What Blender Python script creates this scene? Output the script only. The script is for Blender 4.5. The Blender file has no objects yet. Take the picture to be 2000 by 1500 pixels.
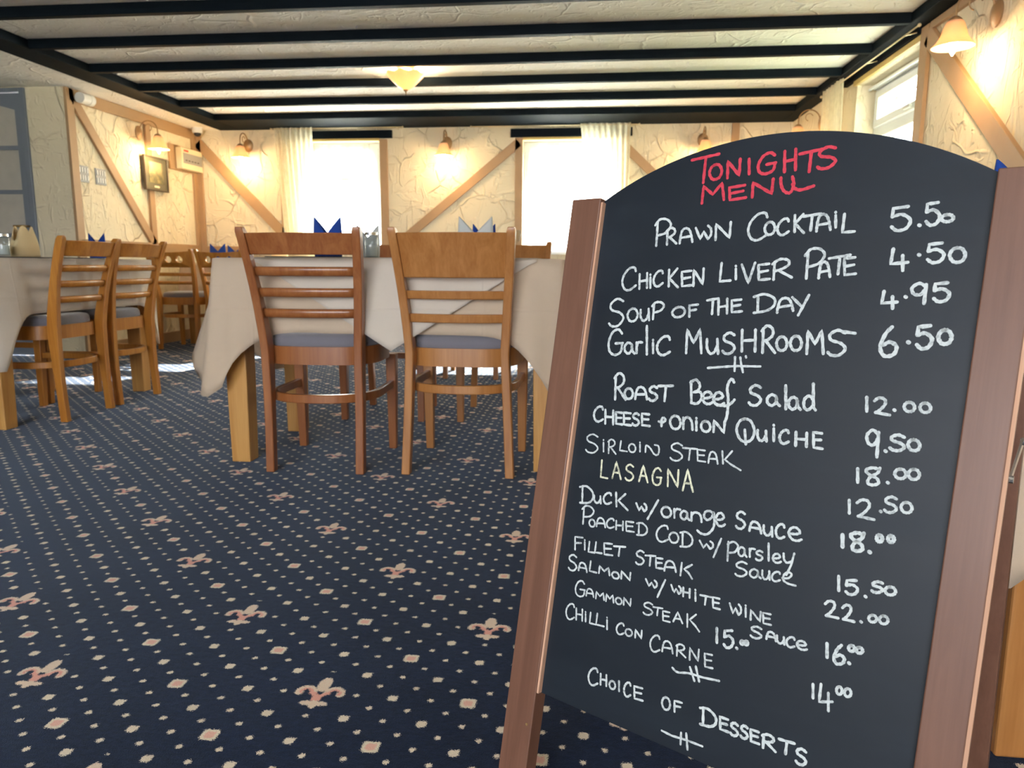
import bpy, bmesh, math, random
from mathutils import Vector, Matrix
random.seed(7)
C = bpy.context.scene.collection
S = bpy.context.scene
PI = math.pi

# ------------------------------------------------------------------ camera
H = 0.76
FPX = 1430.0
PITCH, YAW, ROLL = math.radians(9.2), math.radians(6.1), math.radians(0.29)
fw = Vector((-math.sin(YAW)*math.cos(PITCH), math.cos(YAW)*math.cos(PITCH), -math.sin(PITCH)))
rt0 = Vector((math.cos(YAW), math.sin(YAW), 0))
dn0 = fw.cross(rt0)
rt = rt0*math.cos(ROLL) - dn0*math.sin(ROLL)
dn = rt0*math.sin(ROLL) + dn0*math.cos(ROLL)
cd = bpy.data.cameras.new('camera')
cd.sensor_width = 36.0
cd.lens = FPX/2000*36.0
cd.clip_start = 0.02
cd.clip_end = 200
cd.dof.use_dof = True
cd.dof.focus_distance = 1.05
cd.dof.aperture_fstop = 10.0
cam = bpy.data.objects.new('camera', cd)
C.objects.link(cam)
m = Matrix.Identity(4)
for i in range(3):
    m[i][0] = rt[i]; m[i][1] = -dn[i]; m[i][2] = -fw[i]
m[0][3], m[1][3], m[2][3] = 0, 0, H
cam.matrix_world = m
S.camera = cam

# ------------------------------------------------------------------ world, sun, exposure
S.view_settings.view_transform = 'Standard'
S.view_settings.look = 'None'
S.view_settings.gamma = 1.0
S.view_settings.use_curve_mapping = False
S.view_settings.exposure = 1.0
w = bpy.data.worlds.new('sky')
S.world = w
w.use_nodes = True
bg = w.node_tree.nodes['Background']
bg.inputs[0].default_value = (0.90, 0.94, 1.0, 1)
bg.inputs[1].default_value = 9.5

sd = bpy.data.lights.new('sun', 'SUN')
sd.energy = 60
sd.angle = math.radians(0.6)
sd.color = (1.0, 0.95, 0.86)
sun = bpy.data.objects.new('sun', sd)
C.objects.link(sun)
sdir = Vector((-0.26, -1.0, -0.56)).normalized()
sun.rotation_euler = (-sdir).to_track_quat('Z', 'Y').to_euler()
sun.location = (3, 14, 8)

def portal(loc, direction, sx, sy):
    l = bpy.data.lights.new('window_portal', 'AREA')
    l.shape = 'RECTANGLE'; l.size = sx; l.size_y = sy
    l.cycles.is_portal = True
    o = bpy.data.objects.new('window_portal', l)
    C.objects.link(o); o.location = loc
    o.rotation_euler = (-Vector(direction)).to_track_quat('Z', 'Y').to_euler()
    return o
# room extents
XL, XR, YB, YF, ZC = -4.1, 1.86, 7.45, -3.2, 2.166
XO, YD, ZS = -6.6, 5.55, 2.112        # outer left bay, door wall, soffit
portal((-2.52, YB+0.3, 1.45), (0, -1, 0), 0.86, 1.1)
portal((-0.25, YB+0.3, 1.45), (0, -1, 0), 0.98, 1.1)
portal((XR+0.3, 5.2, 1.5), (-1, 0, 0), 1.1, 1.1)
portal((-1.25, YF-0.05, 1.3), (0, 1, 0), 3.7, 1.4)

# ------------------------------------------------------------------ node helpers
class NT:
    def __init__(s, name, rough=0.5, spec=0.5):
        s.mat = bpy.data.materials.new(name); s.mat.use_nodes = True
        s.nt = s.mat.node_tree; s.bs = s.nt.nodes['Principled BSDF']
        s.bs.inputs['Roughness'].default_value = rough
        s.bs.inputs['Specular IOR Level'].default_value = spec
        s.tc = s.nt.nodes.new('ShaderNodeTexCoord')
    def new(s, t, **k):
        n = s.nt.nodes.new(t)
        for a, b in k.items(): setattr(n, a, b)
        return n
    def put(s, sock, v):
        if isinstance(v, bpy.types.NodeSocket): s.nt.links.new(v, sock)
        else: sock.default_value = v
    def m(s, op, a, b=None, c=None, clamp=False):
        n = s.new('ShaderNodeMath', operation=op, use_clamp=clamp)
        s.put(n.inputs[0], a)
        if b is not None: s.put(n.inputs[1], b)
        if c is not None: s.put(n.inputs[2], c)
        return n.outputs[0]
    def mix(s, f, a, b):
        n = s.new('ShaderNodeMix', data_type='RGBA')
        s.put(n.inputs[0], f)
        s.put(n.inputs[6], a if not isinstance(a, tuple) else (*a[:3], 1))
        s.put(n.inputs[7], b if not isinstance(b, tuple) else (*b[:3], 1))
        return n.outputs[2]
    def mapping(s, scale=(1, 1, 1), rot=(0, 0, 0), loc=(0, 0, 0), src='Object', vec=None):
        n = s.new('ShaderNodeMapping')
        s.nt.links.new(vec if vec else s.tc.outputs[src], n.inputs[0])
        n.inputs['Scale'].default_value = scale; n.inputs['Rotation'].default_value = rot
        n.inputs['Location'].default_value = loc
        return n.outputs[0]
    def noise(s, vec, scale, detail=3, rough=0.5, dist=0.0, out=0):
        n = s.new('ShaderNodeTexNoise')
        s.nt.links.new(vec, n.inputs['Vector'])
        n.inputs['Scale'].default_value = scale; n.inputs['Detail'].default_value = detail
        n.inputs['Roughness'].default_value = rough; n.inputs['Distortion'].default_value = dist
        return n.outputs[out]
    def ramp(s, f, stops):
        n = s.new('ShaderNodeValToRGB')
        s.nt.links.new(f, n.inputs[0])
        e = n.color_ramp.elements
        while len(e) < len(stops): e.new(0.5)
        for el, (p, c) in zip(e, stops):
            el.position = p; el.color = (*c, 1) if len(c) == 3 else c
        return n.outputs[0]
    def color(s, v):
        s.put(s.bs.inputs['Base Color'], v if not isinstance(v, tuple) else (*v[:3], 1)); return s
    def bump(s, h, strength=0.3, dist=0.01):
        n = s.new('ShaderNodeBump')
        n.inputs['Strength'].default_value = strength; n.inputs['Distance'].default_value = dist
        s.nt.links.new(h, n.inputs['Height'])
        s.nt.links.new(n.outputs[0], s.bs.inputs['Normal']); return s

def plain(name, col, rough=0.5, spec=0.5, metal=0.0, bump=0.0, bscale=60, var=0.08):
    t = NT(name, rough, spec)
    v = t.mapping()
    n = t.noise(v, 9, 3)
    dk = tuple(c*(1-var) for c in col); lt = tuple(min(1, c*(1+var)) for c in col)
    t.color(t.mix(n, dk, lt))
    t.bs.inputs['Metallic'].default_value = metal
    if bump: t.bump(t.noise(v, bscale, 3), bump, 0.004)
    return t.mat

def wood(name, c1, c2, rough=0.35, axis=2, scale=1.0, coat=0.25):
    t = NT(name, rough, 0.45)
    sc = [26*scale]*3; sc[axis] = 1.6*scale
    v = t.mapping(scale=tuple(sc))
    n1 = t.noise(v, 1.0, 5, 0.6, 0.8)
    sc2 = [160*scale]*3; sc2[axis] = 5*scale
    n2 = t.noise(t.mapping(scale=tuple(sc2)), 1.0, 2)
    f = t.m('ADD', t.m('MULTIPLY', n1, 0.75), t.m('MULTIPLY', n2, 0.25))
    t.color(t.ramp(f, [(0.32, c1), (0.5, tuple((a+b)/2 for a, b in zip(c1, c2))), (0.68, c2)]))
    t.bs.inputs['Coat Weight'].default_value = coat
    t.bs.inputs['Coat Roughness'].default_value = 0.2
    t.bump(n2, 0.08, 0.001)
    return t.mat

def plaster(name, col, depth=0.015, strength=0.75):
    t = NT(name, 0.75, 0.25)
    v = t.mapping()
    wv = t.new('ShaderNodeVectorMath', operation='MULTIPLY_ADD')
    t.nt.links.new(t.noise(v, 2.2, 2, out=1), wv.inputs[0])
    wv.inputs[1].default_value = (0.5, 0.5, 0.5)
    t.nt.links.new(v, wv.inputs[2])
    vo = t.new('ShaderNodeTexVoronoi', feature='DISTANCE_TO_EDGE')
    vo.inputs['Scale'].default_value = 3.4
    t.nt.links.new(wv.outputs[0], vo.inputs['Vector'])
    edge = t.m('SUBTRACT', 1.0, t.m('MULTIPLY', vo.outputs[0], 24, clamp=True))
    gate = t.m('MULTIPLY', t.m('SUBTRACT', t.noise(v, 2.7, 2), 0.47), 9, clamp=True)
    edge = t.m('MULTIPLY', edge, gate)
    wm = t.mapping(scale=(9, 9, 2.6), rot=(0.5, 0.6, 0.4))
    sw = t.noise(wm, 1.0, 2, 0.5, 2.2)
    stroke = t.m('MULTIPLY', t.m('SUBTRACT', sw, 0.555), 9, clamp=True)
    wm2 = t.mapping(scale=(3, 8, 8), rot=(-0.6, 0.9, 1.4))
    sw2 = t.noise(wm2, 1.0, 2, 0.5, 2.0)
    stroke2 = t.m('MULTIPLY', t.m('SUBTRACT', sw2, 0.59), 9, clamp=True)
    h = t.m('ADD', t.m('MULTIPLY', edge, 1.2), t.m('ADD', t.m('MULTIPLY', stroke, 0.55), t.m('MULTIPLY', stroke2, 0.5)))
    h = t.m('ADD', h, t.m('MULTIPLY', t.noise(v, 7, 3), 0.5))
    h = t.m('ADD', h, t.m('MULTIPLY', t.noise(v, 55, 2), 0.08))
    n = t.noise(v, 3, 3)
    t.color(t.mix(n, tuple(c*0.95 for c in col), tuple(min(1, c*1.03) for c in col)))
    t.bump(h, strength, depth)
    return t.mat

def fabric(name, col, weave=700, rough=0.85, sheen=0.3, bump=0.15, trans=0.0, creases=False):
    t = NT(name, rough, 0.2)
    v = t.mapping()
    n = t.noise(v, weave, 2)
    n2 = t.noise(v, 12, 3)
    f = t.m('ADD', t.m('MULTIPLY', n, 0.5), t.m('MULTIPLY', n2, 0.5))
    t.color(t.mix(f, tuple(c*0.88 for c in col), tuple(min(1, c*1.1) for c in col)))
    t.bs.inputs['Sheen Weight'].default_value = sheen
    h = t.m('ADD', t.m('MULTIPLY', n, 0.2), t.m('MULTIPLY', t.noise(v, 14, 3, 0.5, 0.6), 1.0))
    if creases:      # ironed fold lines of the cloth
        sx = t.new('ShaderNodeSeparateXYZ'); t.nt.links.new(t.noise(v, 4, 1, out=1), sx.inputs[0])
        so = t.new('ShaderNodeSeparateXYZ'); t.nt.links.new(v, so.inputs[0])
        wob = t.m('MULTIPLY', sx.outputs[0], 0.02)
        for o_, off_, per in ((so.outputs[2], 0.608, 5.0), (so.outputs[0], 0.06, 0.215), (so.outputs[1], 0.09, 0.215)):
            dd = t.m('PINGPONG', t.m('ADD', t.m('SUBTRACT', o_, off_), wob), per)
            h = t.m('ADD', h, t.m('MULTIPLY', t.m('SUBTRACT', 1.0, t.m('MULTIPLY', dd, 160.0), clamp=True), 0.5))
        h = t.m('ADD', h, t.m('MULTIPLY', t.noise(t.mapping(scale=(3, 3, 7), rot=(0.3, 0.5, 0.2)), 1.3, 2, 0.5, 1.5), 2.2))
    t.bump(h, bump, 0.006)
    if trans:
        tr = t.new('ShaderNodeBsdfTranslucent'); tr.inputs[0].default_value = (*col, 1)
        mx = t.new('ShaderNodeMixShader'); mx.inputs[0].default_value = trans
        out = t.nt.nodes['Material Output']
        t.nt.links.new(t.bs.outputs[0], mx.inputs[1]); t.nt.links.new(tr.outputs[0], mx.inputs[2])
        t.nt.links.new(mx.outputs[0], out.inputs[0])
    return t.mat

def voile(name, col, clear=0.35):
    t = NT(name, 0.9, 0.1); t.color(col)
    v = t.mapping()
    tr = t.new('ShaderNodeBsdfTranslucent'); tr.inputs[0].default_value = (*col, 1)
    tp = t.new('ShaderNodeBsdfTransparent')
    a = t.new('ShaderNodeMixShader'); a.inputs[0].default_value = 0.6
    b = t.new('ShaderNodeMixShader')
    t.put(b.inputs[0], t.m('ADD', clear-0.1, t.m('MULTIPLY', t.noise(v, 30, 2), 0.2)))
    out = t.nt.nodes['Material Output']
    t.nt.links.new(t.bs.outputs[0], a.inputs[1]); t.nt.links.new(tr.outputs[0], a.inputs[2])
    t.nt.links.new(a.outputs[0], b.inputs[1]); t.nt.links.new(tp.outputs[0], b.inputs[2])
    t.nt.links.new(b.outputs[0], out.inputs[0])
    return t.mat

def glow(name, col, strength):
    t = NT(name, 0.4)
    t.color(col)
    t.bs.inputs['Emission Color'].default_value = (*col, 1)
    t.bs.inputs['Emission Strength'].default_value = strength
    return t.mat

def glassmat(name, col=(1, 1, 1), rough=0.0, thin=True):
    t = NT(name, rough)
    g = t.new('ShaderNodeBsdfGlossy'); g.inputs['Roughness'].default_value = 0.03
    tp = t.new('ShaderNodeBsdfTransparent'); tp.inputs[0].default_value = (*col, 1)
    fr = t.new('ShaderNodeFresnel'); fr.inputs[0].default_value = 1.45
    ge = t.new('ShaderNodeNewGeometry')
    mx = t.new('ShaderNodeMixShader')
    t.put(mx.inputs[0], t.m('MULTIPLY', fr.outputs[0], t.m('SUBTRACT', 1.0, ge.outputs['Backfacing'])))
    t.nt.links.new(tp.outputs[0], mx.inputs[1]); t.nt.links.new(g.outputs[0], mx.inputs[2])
    t.nt.links.new(mx.outputs[0], t.nt.nodes['Material Output'].inputs[0])
    return t.mat

def carpet():
    t = NT('fleur_carpet', 0.95, 0.15)
    obj = t.tc.outputs['Object']
    jit = t.new('ShaderNodeVectorMath', operation='MULTIPLY_ADD')
    t.nt.links.new(t.noise(obj, 520, 1, 0.8, out=1), jit.inputs[0])
    jit.inputs[1].default_value = (0.013, 0.013, 0)
    t.nt.links.new(obj, jit.inputs[2])
    sp = t.new('ShaderNodeSeparateXYZ'); t.nt.links.new(jit.outputs[0], sp.inputs[0])
    # jitter noise is centred on 0.5, so shift back by half its span
    x = t.m('DIVIDE', t.m('ADD', sp.outputs[0], 0.2-0.0065), 0.135)
    y = t.m('DIVIDE', t.m('SUBTRACT', sp.outputs[1], 1.165+0.0065), 0.134)
    snap = lambda v, inc: t.m('ADD', t.m('MULTIPLY', t.m('SNAP', v, inc), 0.7), t.m('MULTIPLY', v, 0.3))
    x = snap(x, 0.0208); y = snap(y, 0.0208)
    pp = lambda v, sft, h: t.m('PINGPONG', t.m('SUBTRACT', v, sft), h)
    def dot(px, py, r, sh):
        # octagon; inside = 1
        d = t.m('MAXIMUM', t.m('MAXIMUM', px, py), t.m('MULTIPLY', t.m('ADD', px, py), sh))
        return t.m('LESS_THAN', d, r)
    def pair(s0, s1, h, r, sh):
        a = dot(pp(x, s0, h), pp(y, s0, h), r, sh)
        b = dot(pp(x, s1, h), pp(y, s1, h), r, sh)
        return t.m('MAXIMUM', a, b)
    small = pair(0, 0.25, 0.25, 0.038, 0.72)
    med = pair(0, 0.5, 0.5, 0.062, 0.62)
    big = pair(0, 1.0, 1.0, 0.102, 0.58)
    bigc = pair(0, 1.0, 1.0, 0.060, 0.6)
    wr = lambda v: t.m('WRAP', v, 2.0, -2.0)
    a1, b1 = wr(t.m('SUBTRACT', x, 2.0)), wr(y)
    a2, b2 = wr(x), wr(t.m('SUBTRACT', y, 2.0))
    far = t.m('GREATER_THAN', t.m('ADD', t.m('ABSOLUTE', a1), t.m('ABSOLUTE', b1)), 2.0)
    a = t.m('ADD', t.m('MULTIPLY', a1, t.m('SUBTRACT', 1.0, far)), t.m('MULTIPLY', a2, far))
    b = t.m('ADD', t.m('MULTIPLY', b1, t.m('SUBTRACT', 1.0, far)), t.m('MULTIPLY', b2, far))
    a = t.m('MULTIPLY', a, 135.0); b = t.m('MULTIPLY', b, 134.0)
    qa = t.m('ABSOLUTE', a)
    def ell(cx, cy, rx, ry, src=qa):
        u = t.m('DIVIDE', t.m('SUBTRACT', src, cx), rx); v = t.m('DIVIDE', t.m('SUBTRACT', b, cy), ry)
        return t.m('LESS_THAN', t.m('ADD', t.m('MULTIPLY', u, u), t.m('MULTIPLY', v, v)), 1.0)
    def dist(cx, cy):
        u = t.m('SUBTRACT', qa, cx); v = t.m('SUBTRACT', b, cy)
        return t.m('SQRT', t.m('ADD', t.m('MULTIPLY', u, u), t.m('MULTIPLY', v, v)))
    AND = lambda p, q: t.m('MULTIPLY', p, q)
    OR = lambda p, q: t.m('MAXIMUM', p, q)
    top = ell(0, 27, 12, 23)
    ring = AND(t.m('LESS_THAN', t.m('ABSOLUTE', t.m('SUBTRACT', dist(26, 2), 13.5)), 6.2), t.m('GREATER_THAN', b, -3.0))
    ball = ell(38, 0, 8, 8.5)
    arm = AND(t.m('LESS_THAN', t.m('ABSOLUTE', t.m('ADD', b, t.m('SUBTRACT', 12.0, t.m('MULTIPLY', qa, 0.9)))), 6.0), t.m('LESS_THAN', qa, 16.0))
    stem = AND(t.m('LESS_THAN', qa, 8.0), AND(t.m('GREATER_THAN', b, -24.0), t.m('LESS_THAN', b, -8.0)))
    foot = OR(ell(0, -34, 8, 12), ell(13, -31, 12, 6.5))
    pink = OR(OR(arm, stem), AND(ring, t.m('LESS_THAN', dist(26, 2), 12.5)))
    cream = OR(OR(top, ball), OR(AND(ring, t.m('GREATER_THAN', dist(26, 2), 12.5)), foot))
    fleur = OR(pink, cream)
    clear = t.m('GREATER_THAN', t.m('SQRT', t.m('ADD', t.m('MULTIPLY', a, a), t.m('MULTIPLY', t.m('SUBTRACT', b, 9.0), t.m('SUBTRACT', b, 9.0)))), 60.0)
    dots = AND(OR(OR(small, med), big), clear)
    bigc = AND(bigc, clear)
    pile = t.noise(obj, 480, 3, 0.7)
    blot = t.noise(obj, 3, 3)
    base = t.mix(t.m('MULTIPLY', t.m('SUBTRACT', t.m('ADD', t.m('MULTIPLY', t.m('ADD', t.m('MULTIPLY', pile, 0.5), t.m('MULTIPLY', t.noise(t.mapping(scale=(60, 160, 60)), 1.0, 3, 0.7), 0.5)), 0.75), t.m('MULTIPLY', blot, 0.25)), 0.36), 3.6, clamp=True), (0.0018, 0.0036, 0.0120), (0.0115, 0.0235, 0.0660))
    creamc = t.mix(pile, (0.74, 0.60, 0.43), (1.0, 0.90, 0.72))
    pinkc = t.mix(pile, (0.74, 0.27, 0.20), (1.0, 0.58, 0.46))
    c = t.mix(dots, base, creamc)
    c = t.mix(AND(bigc, 0.75), c, pinkc)
    c = t.mix(AND(fleur, cream), c, t.mix(t.noise(obj, 200, 1), creamc, t.mix(0.35, creamc, pinkc)))
    c = t.mix(AND(pink, t.m('SUBTRACT', 1.0, top)), c, pinkc)
    t.color(c)
    t.bs.inputs['Sheen Weight'].default_value = 0.24
    t.bs.inputs['Sheen Roughness'].default_value = 0.35
    t.bs.inputs['Sheen Tint'].default_value = (0.6, 0.75, 1.0, 1)
    t.bump(t.m('ADD', pile, t.m('MULTIPLY', t.noise(obj, 60, 2), 0.6)), 0.5, 0.003)
    return t.mat

M = {}
M['carpet'] = carpet()
M['plaster'] = plaster('cream_artex_plaster', (0.74, 0.655, 0.475))
M['ceil'] = plaster('ceiling_artex', (0.93, 0.92, 0.87), 0.012, 0.7)
M['timber'] = plain('tan_painted_timber', (0.40, 0.25, 0.13), 0.55, 0.4, bump=0.15, bscale=25)
M['beam'] = plain('black_painted_beam', (0.006, 0.0095, 0.0135), 0.6, 0.04, bump=0.25, bscale=18, var=0.25)
M['red_beech'] = wood('reddish_beech', (0.2160, 0.0612, 0.0158), (0.3600, 0.1368, 0.0432))
M['gold_beech'] = wood('golden_beech', (0.3150, 0.1162, 0.0263), (0.4650, 0.2100, 0.0638))
M['amber_beech'] = wood('amber_beech', (0.3520, 0.1200, 0.0144), (0.5440, 0.2320, 0.0360))
M['pine'] = wood('yellow_pine', (0.4368, 0.1950, 0.0429), (0.6084, 0.3354, 0.1014), 0.4)
M['mahogany'] = wood('mahogany_stain', (0.1150, 0.0490, 0.0290), (0.1620, 0.0740, 0.0450), 0.48, axis=2, scale=2.2, coat=0.05)
M['mahogany_edge'] = wood('mahogany_lit_edge', (0.42, 0.22, 0.14), (0.56, 0.34, 0.23), 0.4)  # light caught on the post bevels, put in as a paler wood colour
M['cushion'] = fabric('grey_blue_cushion', (0.185, 0.175, 0.20), 900, 0.9, 0.5, 0.25)
M['cloth'] = fabric('cream_tablecloth', (0.75, 0.60, 0.45), 900, 0.8, 0.1, 0.6, 0.3, True)
M['cloth2'] = fabric('pale_tablecloth', (0.78, 0.69, 0.59), 900, 0.8, 0.1, 0.6, 0.25, True)
M['blue_napkin'] = fabric('royal_blue_napkin', (0.012, 0.055, 0.30), 900, 0.8, 0.2, 0.2, 0.15)
M['cream_napkin'] = fabric('cream_napkin', (0.78, 0.62, 0.36), 900, 0.8, 0.1, 0.2, 0.25)
M['white_napkin'] = fabric('white_napkin', (0.66, 0.68, 0.66), 900, 0.8, 0.1, 0.2, 0.25)
M['mat'] = plain('black_placemat', (0.012, 0.012, 0.014), 0.4)
M['voile'] = voile('cream_voile', (0.92, 0.88, 0.70), 0.30)
M['net'] = voile('white_net', (0.97, 0.97, 0.93), 0.45)
M['upvc'] = plain('white_upvc', (0.82, 0.85, 0.84), 0.35, var=0.02)
M['gold_trim'] = plain('ochre_trim', (0.62, 0.44, 0.14), 0.45)
M['pane'] = glassmat('window_glass', (0.97, 1.0, 0.99))
M['glass'] = glassmat('clear_glass', (0.93, 0.95, 0.95))
M['brass'] = plain('antique_brass', (0.55, 0.36, 0.16), 0.35, metal=0.8)
M['brass_paint'] = plain('bronze_lamp_metal', (0.38, 0.24, 0.12), 0.4, metal=0.5)
M['rod'] = plain('pale_brass_rod', (0.66, 0.56, 0.36), 0.35, metal=0.6)
M['chrome'] = plain('steel', (0.62, 0.62, 0.60), 0.25, metal=1.0)
M['bulb'] = glow('lit_bulb', (1.0, 0.80, 0.45), 14.0)
M['grey_paint'] = plain('blue_grey_door_paint', (0.1700, 0.1955, 0.2380), 0.45, var=0.05)
M['frost'] = plain('dim_door_glass', (0.46, 0.43, 0.38), 0.35, var=0.15)
M['board'] = None
M['white_plastic'] = plain('white_plastic', (0.70, 0.70, 0.66), 0.4, var=0.03)
M['grey_plastic'] = plain('grey_plastic', (0.28, 0.28, 0.27), 0.4, var=0.05)
M['cream_plastic'] = plain('cream_plastic', (0.72, 0.62, 0.42), 0.4, var=0.03)
M['dark'] = plain('dark_plastic', (0.02, 0.02, 0.022), 0.3)
M['red'] = plain('red_label', (0.55, 0.04, 0.03), 0.4)
M['paving'] = plain('outdoor_paving', (0.80, 0.79, 0.76), 0.9)
M['dim_ground'] = plain('dim_side_ground', (0.16, 0.20, 0.10), 0.9)  # dark unseen ground, added to cut light bounced onto the ceiling
M['render'] = plain('outdoor_render', (0.7, 0.7, 0.68), 0.9)

def shade_mat():
    t = NT('amber_glass_shade', 0.35)
    t.color((0.72, 0.50, 0.35))
    tr = t.new('ShaderNodeBsdfTranslucent'); tr.inputs[0].default_value = (1.0, 0.76, 0.50, 1)
    mx = t.new('ShaderNodeMixShader'); mx.inputs[0].default_value = 0.22
    t.nt.links.new(t.bs.outputs[0], mx.inputs[1]); t.nt.links.new(tr.outputs[0], mx.inputs[2])
    t.nt.links.new(mx.outputs[0], t.nt.nodes['Material Output'].inputs[0])
    return t.mat
M['shade'] = shade_mat()

def board_mat():
    t = NT('chalkboard_paint', 0.30, 0.5)
    v = t.mapping()
    smear = t.noise(t.mapping(scale=(2.2, 2.2, 9), rot=(0, 0.25, 0)), 1.6, 4, 0.6, 0.9)
    s2 = t.m('MULTIPLY', t.m('SUBTRACT', smear, 0.50), 2.2, clamp=True)
    t.color(t.mix(t.m('MULTIPLY', s2, 0.35), (0.0038, 0.0080, 0.0145), (0.018, 0.031, 0.045)))
    t.bs.inputs['Coat Weight'].default_value = 0.08; t.bs.inputs['Coat Roughness'].default_value = 0.35
    t.bs.inputs['Specular IOR Level'].default_value = 0.32
    t.put(t.bs.inputs['Roughness'], t.m('ADD', 0.42, t.m('MULTIPLY', smear, 0.2)))
    return t.mat
M['board'] = board_mat()

def chalk(name, c1, c2):
    t = NT(name, 0.9, 0.1)
    v = t.mapping()
    n = t.noise(v, 260, 2, 0.6, 0.5); n2 = t.noise(v, 45, 2)
    f = t.m('ADD', t.m('MULTIPLY', n, 0.6), t.m('MULTIPLY', n2, 0.4))
    t.color(t.ramp(f, [(0.30, c1), (0.52, c2)]))
    return t.mat
CH = [chalk('white_chalk', (0.20, 0.22, 0.23), (0.52, 0.56, 0.56)),
      chalk('red_chalk', (0.38, 0.03, 0.045), (0.52, 0.052, 0.078)),
      chalk('yellow_chalk', (0.13, 0.13, 0.09), (0.62, 0.62, 0.46))]

# ------------------------------------------------------------------ mesh helpers
class MB:
    def __init__(s): s.v = []; s.f = []
    def add(s, vs, fs):
        o = len(s.v); s.v += [tuple(p) for p in vs]; s.f += [tuple(i+o for i in f) for f in fs]; return s
    def box(s, a, b):
        x0, y0, z0 = a; x1, y1, z1 = b
        x0, x1 = sorted((x0, x1)); y0, y1 = sorted((y0, y1)); z0, z1 = sorted((z0, z1))
        return s.add([(x0, y0, z0), (x1, y0, z0), (x1, y1, z0), (x0, y1, z0), (x0, y0, z1), (x1, y0, z1), (x1, y1, z1), (x0, y1, z1)],
                     [(3, 2, 1, 0), (4, 5, 6, 7), (0, 1, 5, 4), (1, 2, 6, 5), (2, 3, 7, 6), (3, 0, 4, 7)])
    def loft(s, rings, cap=True, closed=False):
        n = len(rings[0]); vs = [p for r in rings for p in r]; fs = []
        k = len(rings)
        for i in range(k if closed else k-1):
            a, b = i*n, ((i+1) % k)*n
            for j in range(n):
                j2 = (j+1) % n
                fs.append((a+j, a+j2, b+j2, b+j))
        if cap and not closed:
            fs.append(tuple(reversed(range(n)))); fs.append(tuple(range((k-1)*n, k*n)))
        return s.add(vs, fs)
    def bar(s, p, q, w, h, up=(0, 0, 1)):
        """rectangular bar from p to q; w across, h along up"""
        p, q = Vector(p), Vector(q); d = (q-p).normalized(); up = Vector(up)
        x = d.cross(up).normalized(); y = x.cross(d).normalized()
        r = lambda c: [c-x*w/2-y*h/2, c+x*w/2-y*h/2, c+x*w/2+y*h/2, c-x*w/2+y*h/2]
        return s.loft([r(p), r(q)])
    def tube(s, pts, r, n=8, closed=False):
        pts = [Vector(p) for p in pts]; rings = []; k = len(pts); px = None
        for i, p in enumerate(pts):
            if closed: d = (pts[(i+1) % k]-pts[i-1]).normalized()
            else: d = (pts[min(i+1, k-1)]-pts[max(i-1, 0)]).normalized()
            if px is None:
                px = d.orthogonal().normalized()
            px = (px - d*px.dot(d)).normalized()
            py = d.cross(px)
            rr = r[i] if isinstance(r, (list, tuple)) else r
            rings.append([p+px*rr*math.cos(2*PI*j/n)+py*rr*math.sin(2*PI*j/n) for j in range(n)])
        return s.loft(rings, True, closed)
    def lathe(s, prof, n=24, c=(0, 0, 0), cap=True):
        rings = [[(c[0]+r*math.cos(2*PI*j/n), c[1]+r*math.sin(2*PI*j/n), c[2]+z) for j in range(n)] for r, z in prof]
        return s.loft(rings, cap)
    def ribbon(s, pts, w, h, cross='rect'):
        """flat strap following pts in plan; w = thickness in plan, h = height"""
        k = len(pts); rings = []
        for i, p in enumerate(pts):
            p = Vector(p); a = Vector(pts[max(i-1, 0)]); b = Vector(pts[min(i+1, k-1)])
            d = (b-a); d.z = 0; d.normalize(); nrm = Vector((-d.y, d.x, 0))
            rings.append([p+nrm*w/2+Vector((0, 0, -h/2)), p+nrm*w/2+Vector((0, 0, h/2)), p-nrm*w/2+Vector((0, 0, h/2)), p-nrm*w/2+Vector((0, 0, -h/2))])
        return s.loft(rings)
    def obj(s, name, mat, parent=None, smooth=False, bevel=0, label=None, loc=None):
        me = bpy.data.meshes.new(name); me.from_pydata(s.v, [], s.f); me.update()
        bm = bmesh.new(); bm.from_mesh(me); bmesh.ops.recalc_face_normals(bm, faces=bm.faces); bm.to_mesh(me); bm.free()
        if mat: me.materials.append(mat)
        if smooth:
            for p in me.polygons: p.use_smooth = True
        o = bpy.data.objects.new(name, me); C.objects.link(o)
        if parent: o.parent = parent
        if loc: o.location = loc
        if bevel:
            b = o.modifiers.new('edge', 'BEVEL'); b.width = bevel; b.segments = 2; b.limit_method = 'ANGLE'; b.angle_limit = math.radians(40)
            b.harden_normals = False
        if label: o['label'] = label
        return o

def shade_auto(o, ang=35):
    for p in o.data.polygons: p.use_smooth = True
    o.data.set_sharp_from_angle(angle=math.radians(ang))
    return o

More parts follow.
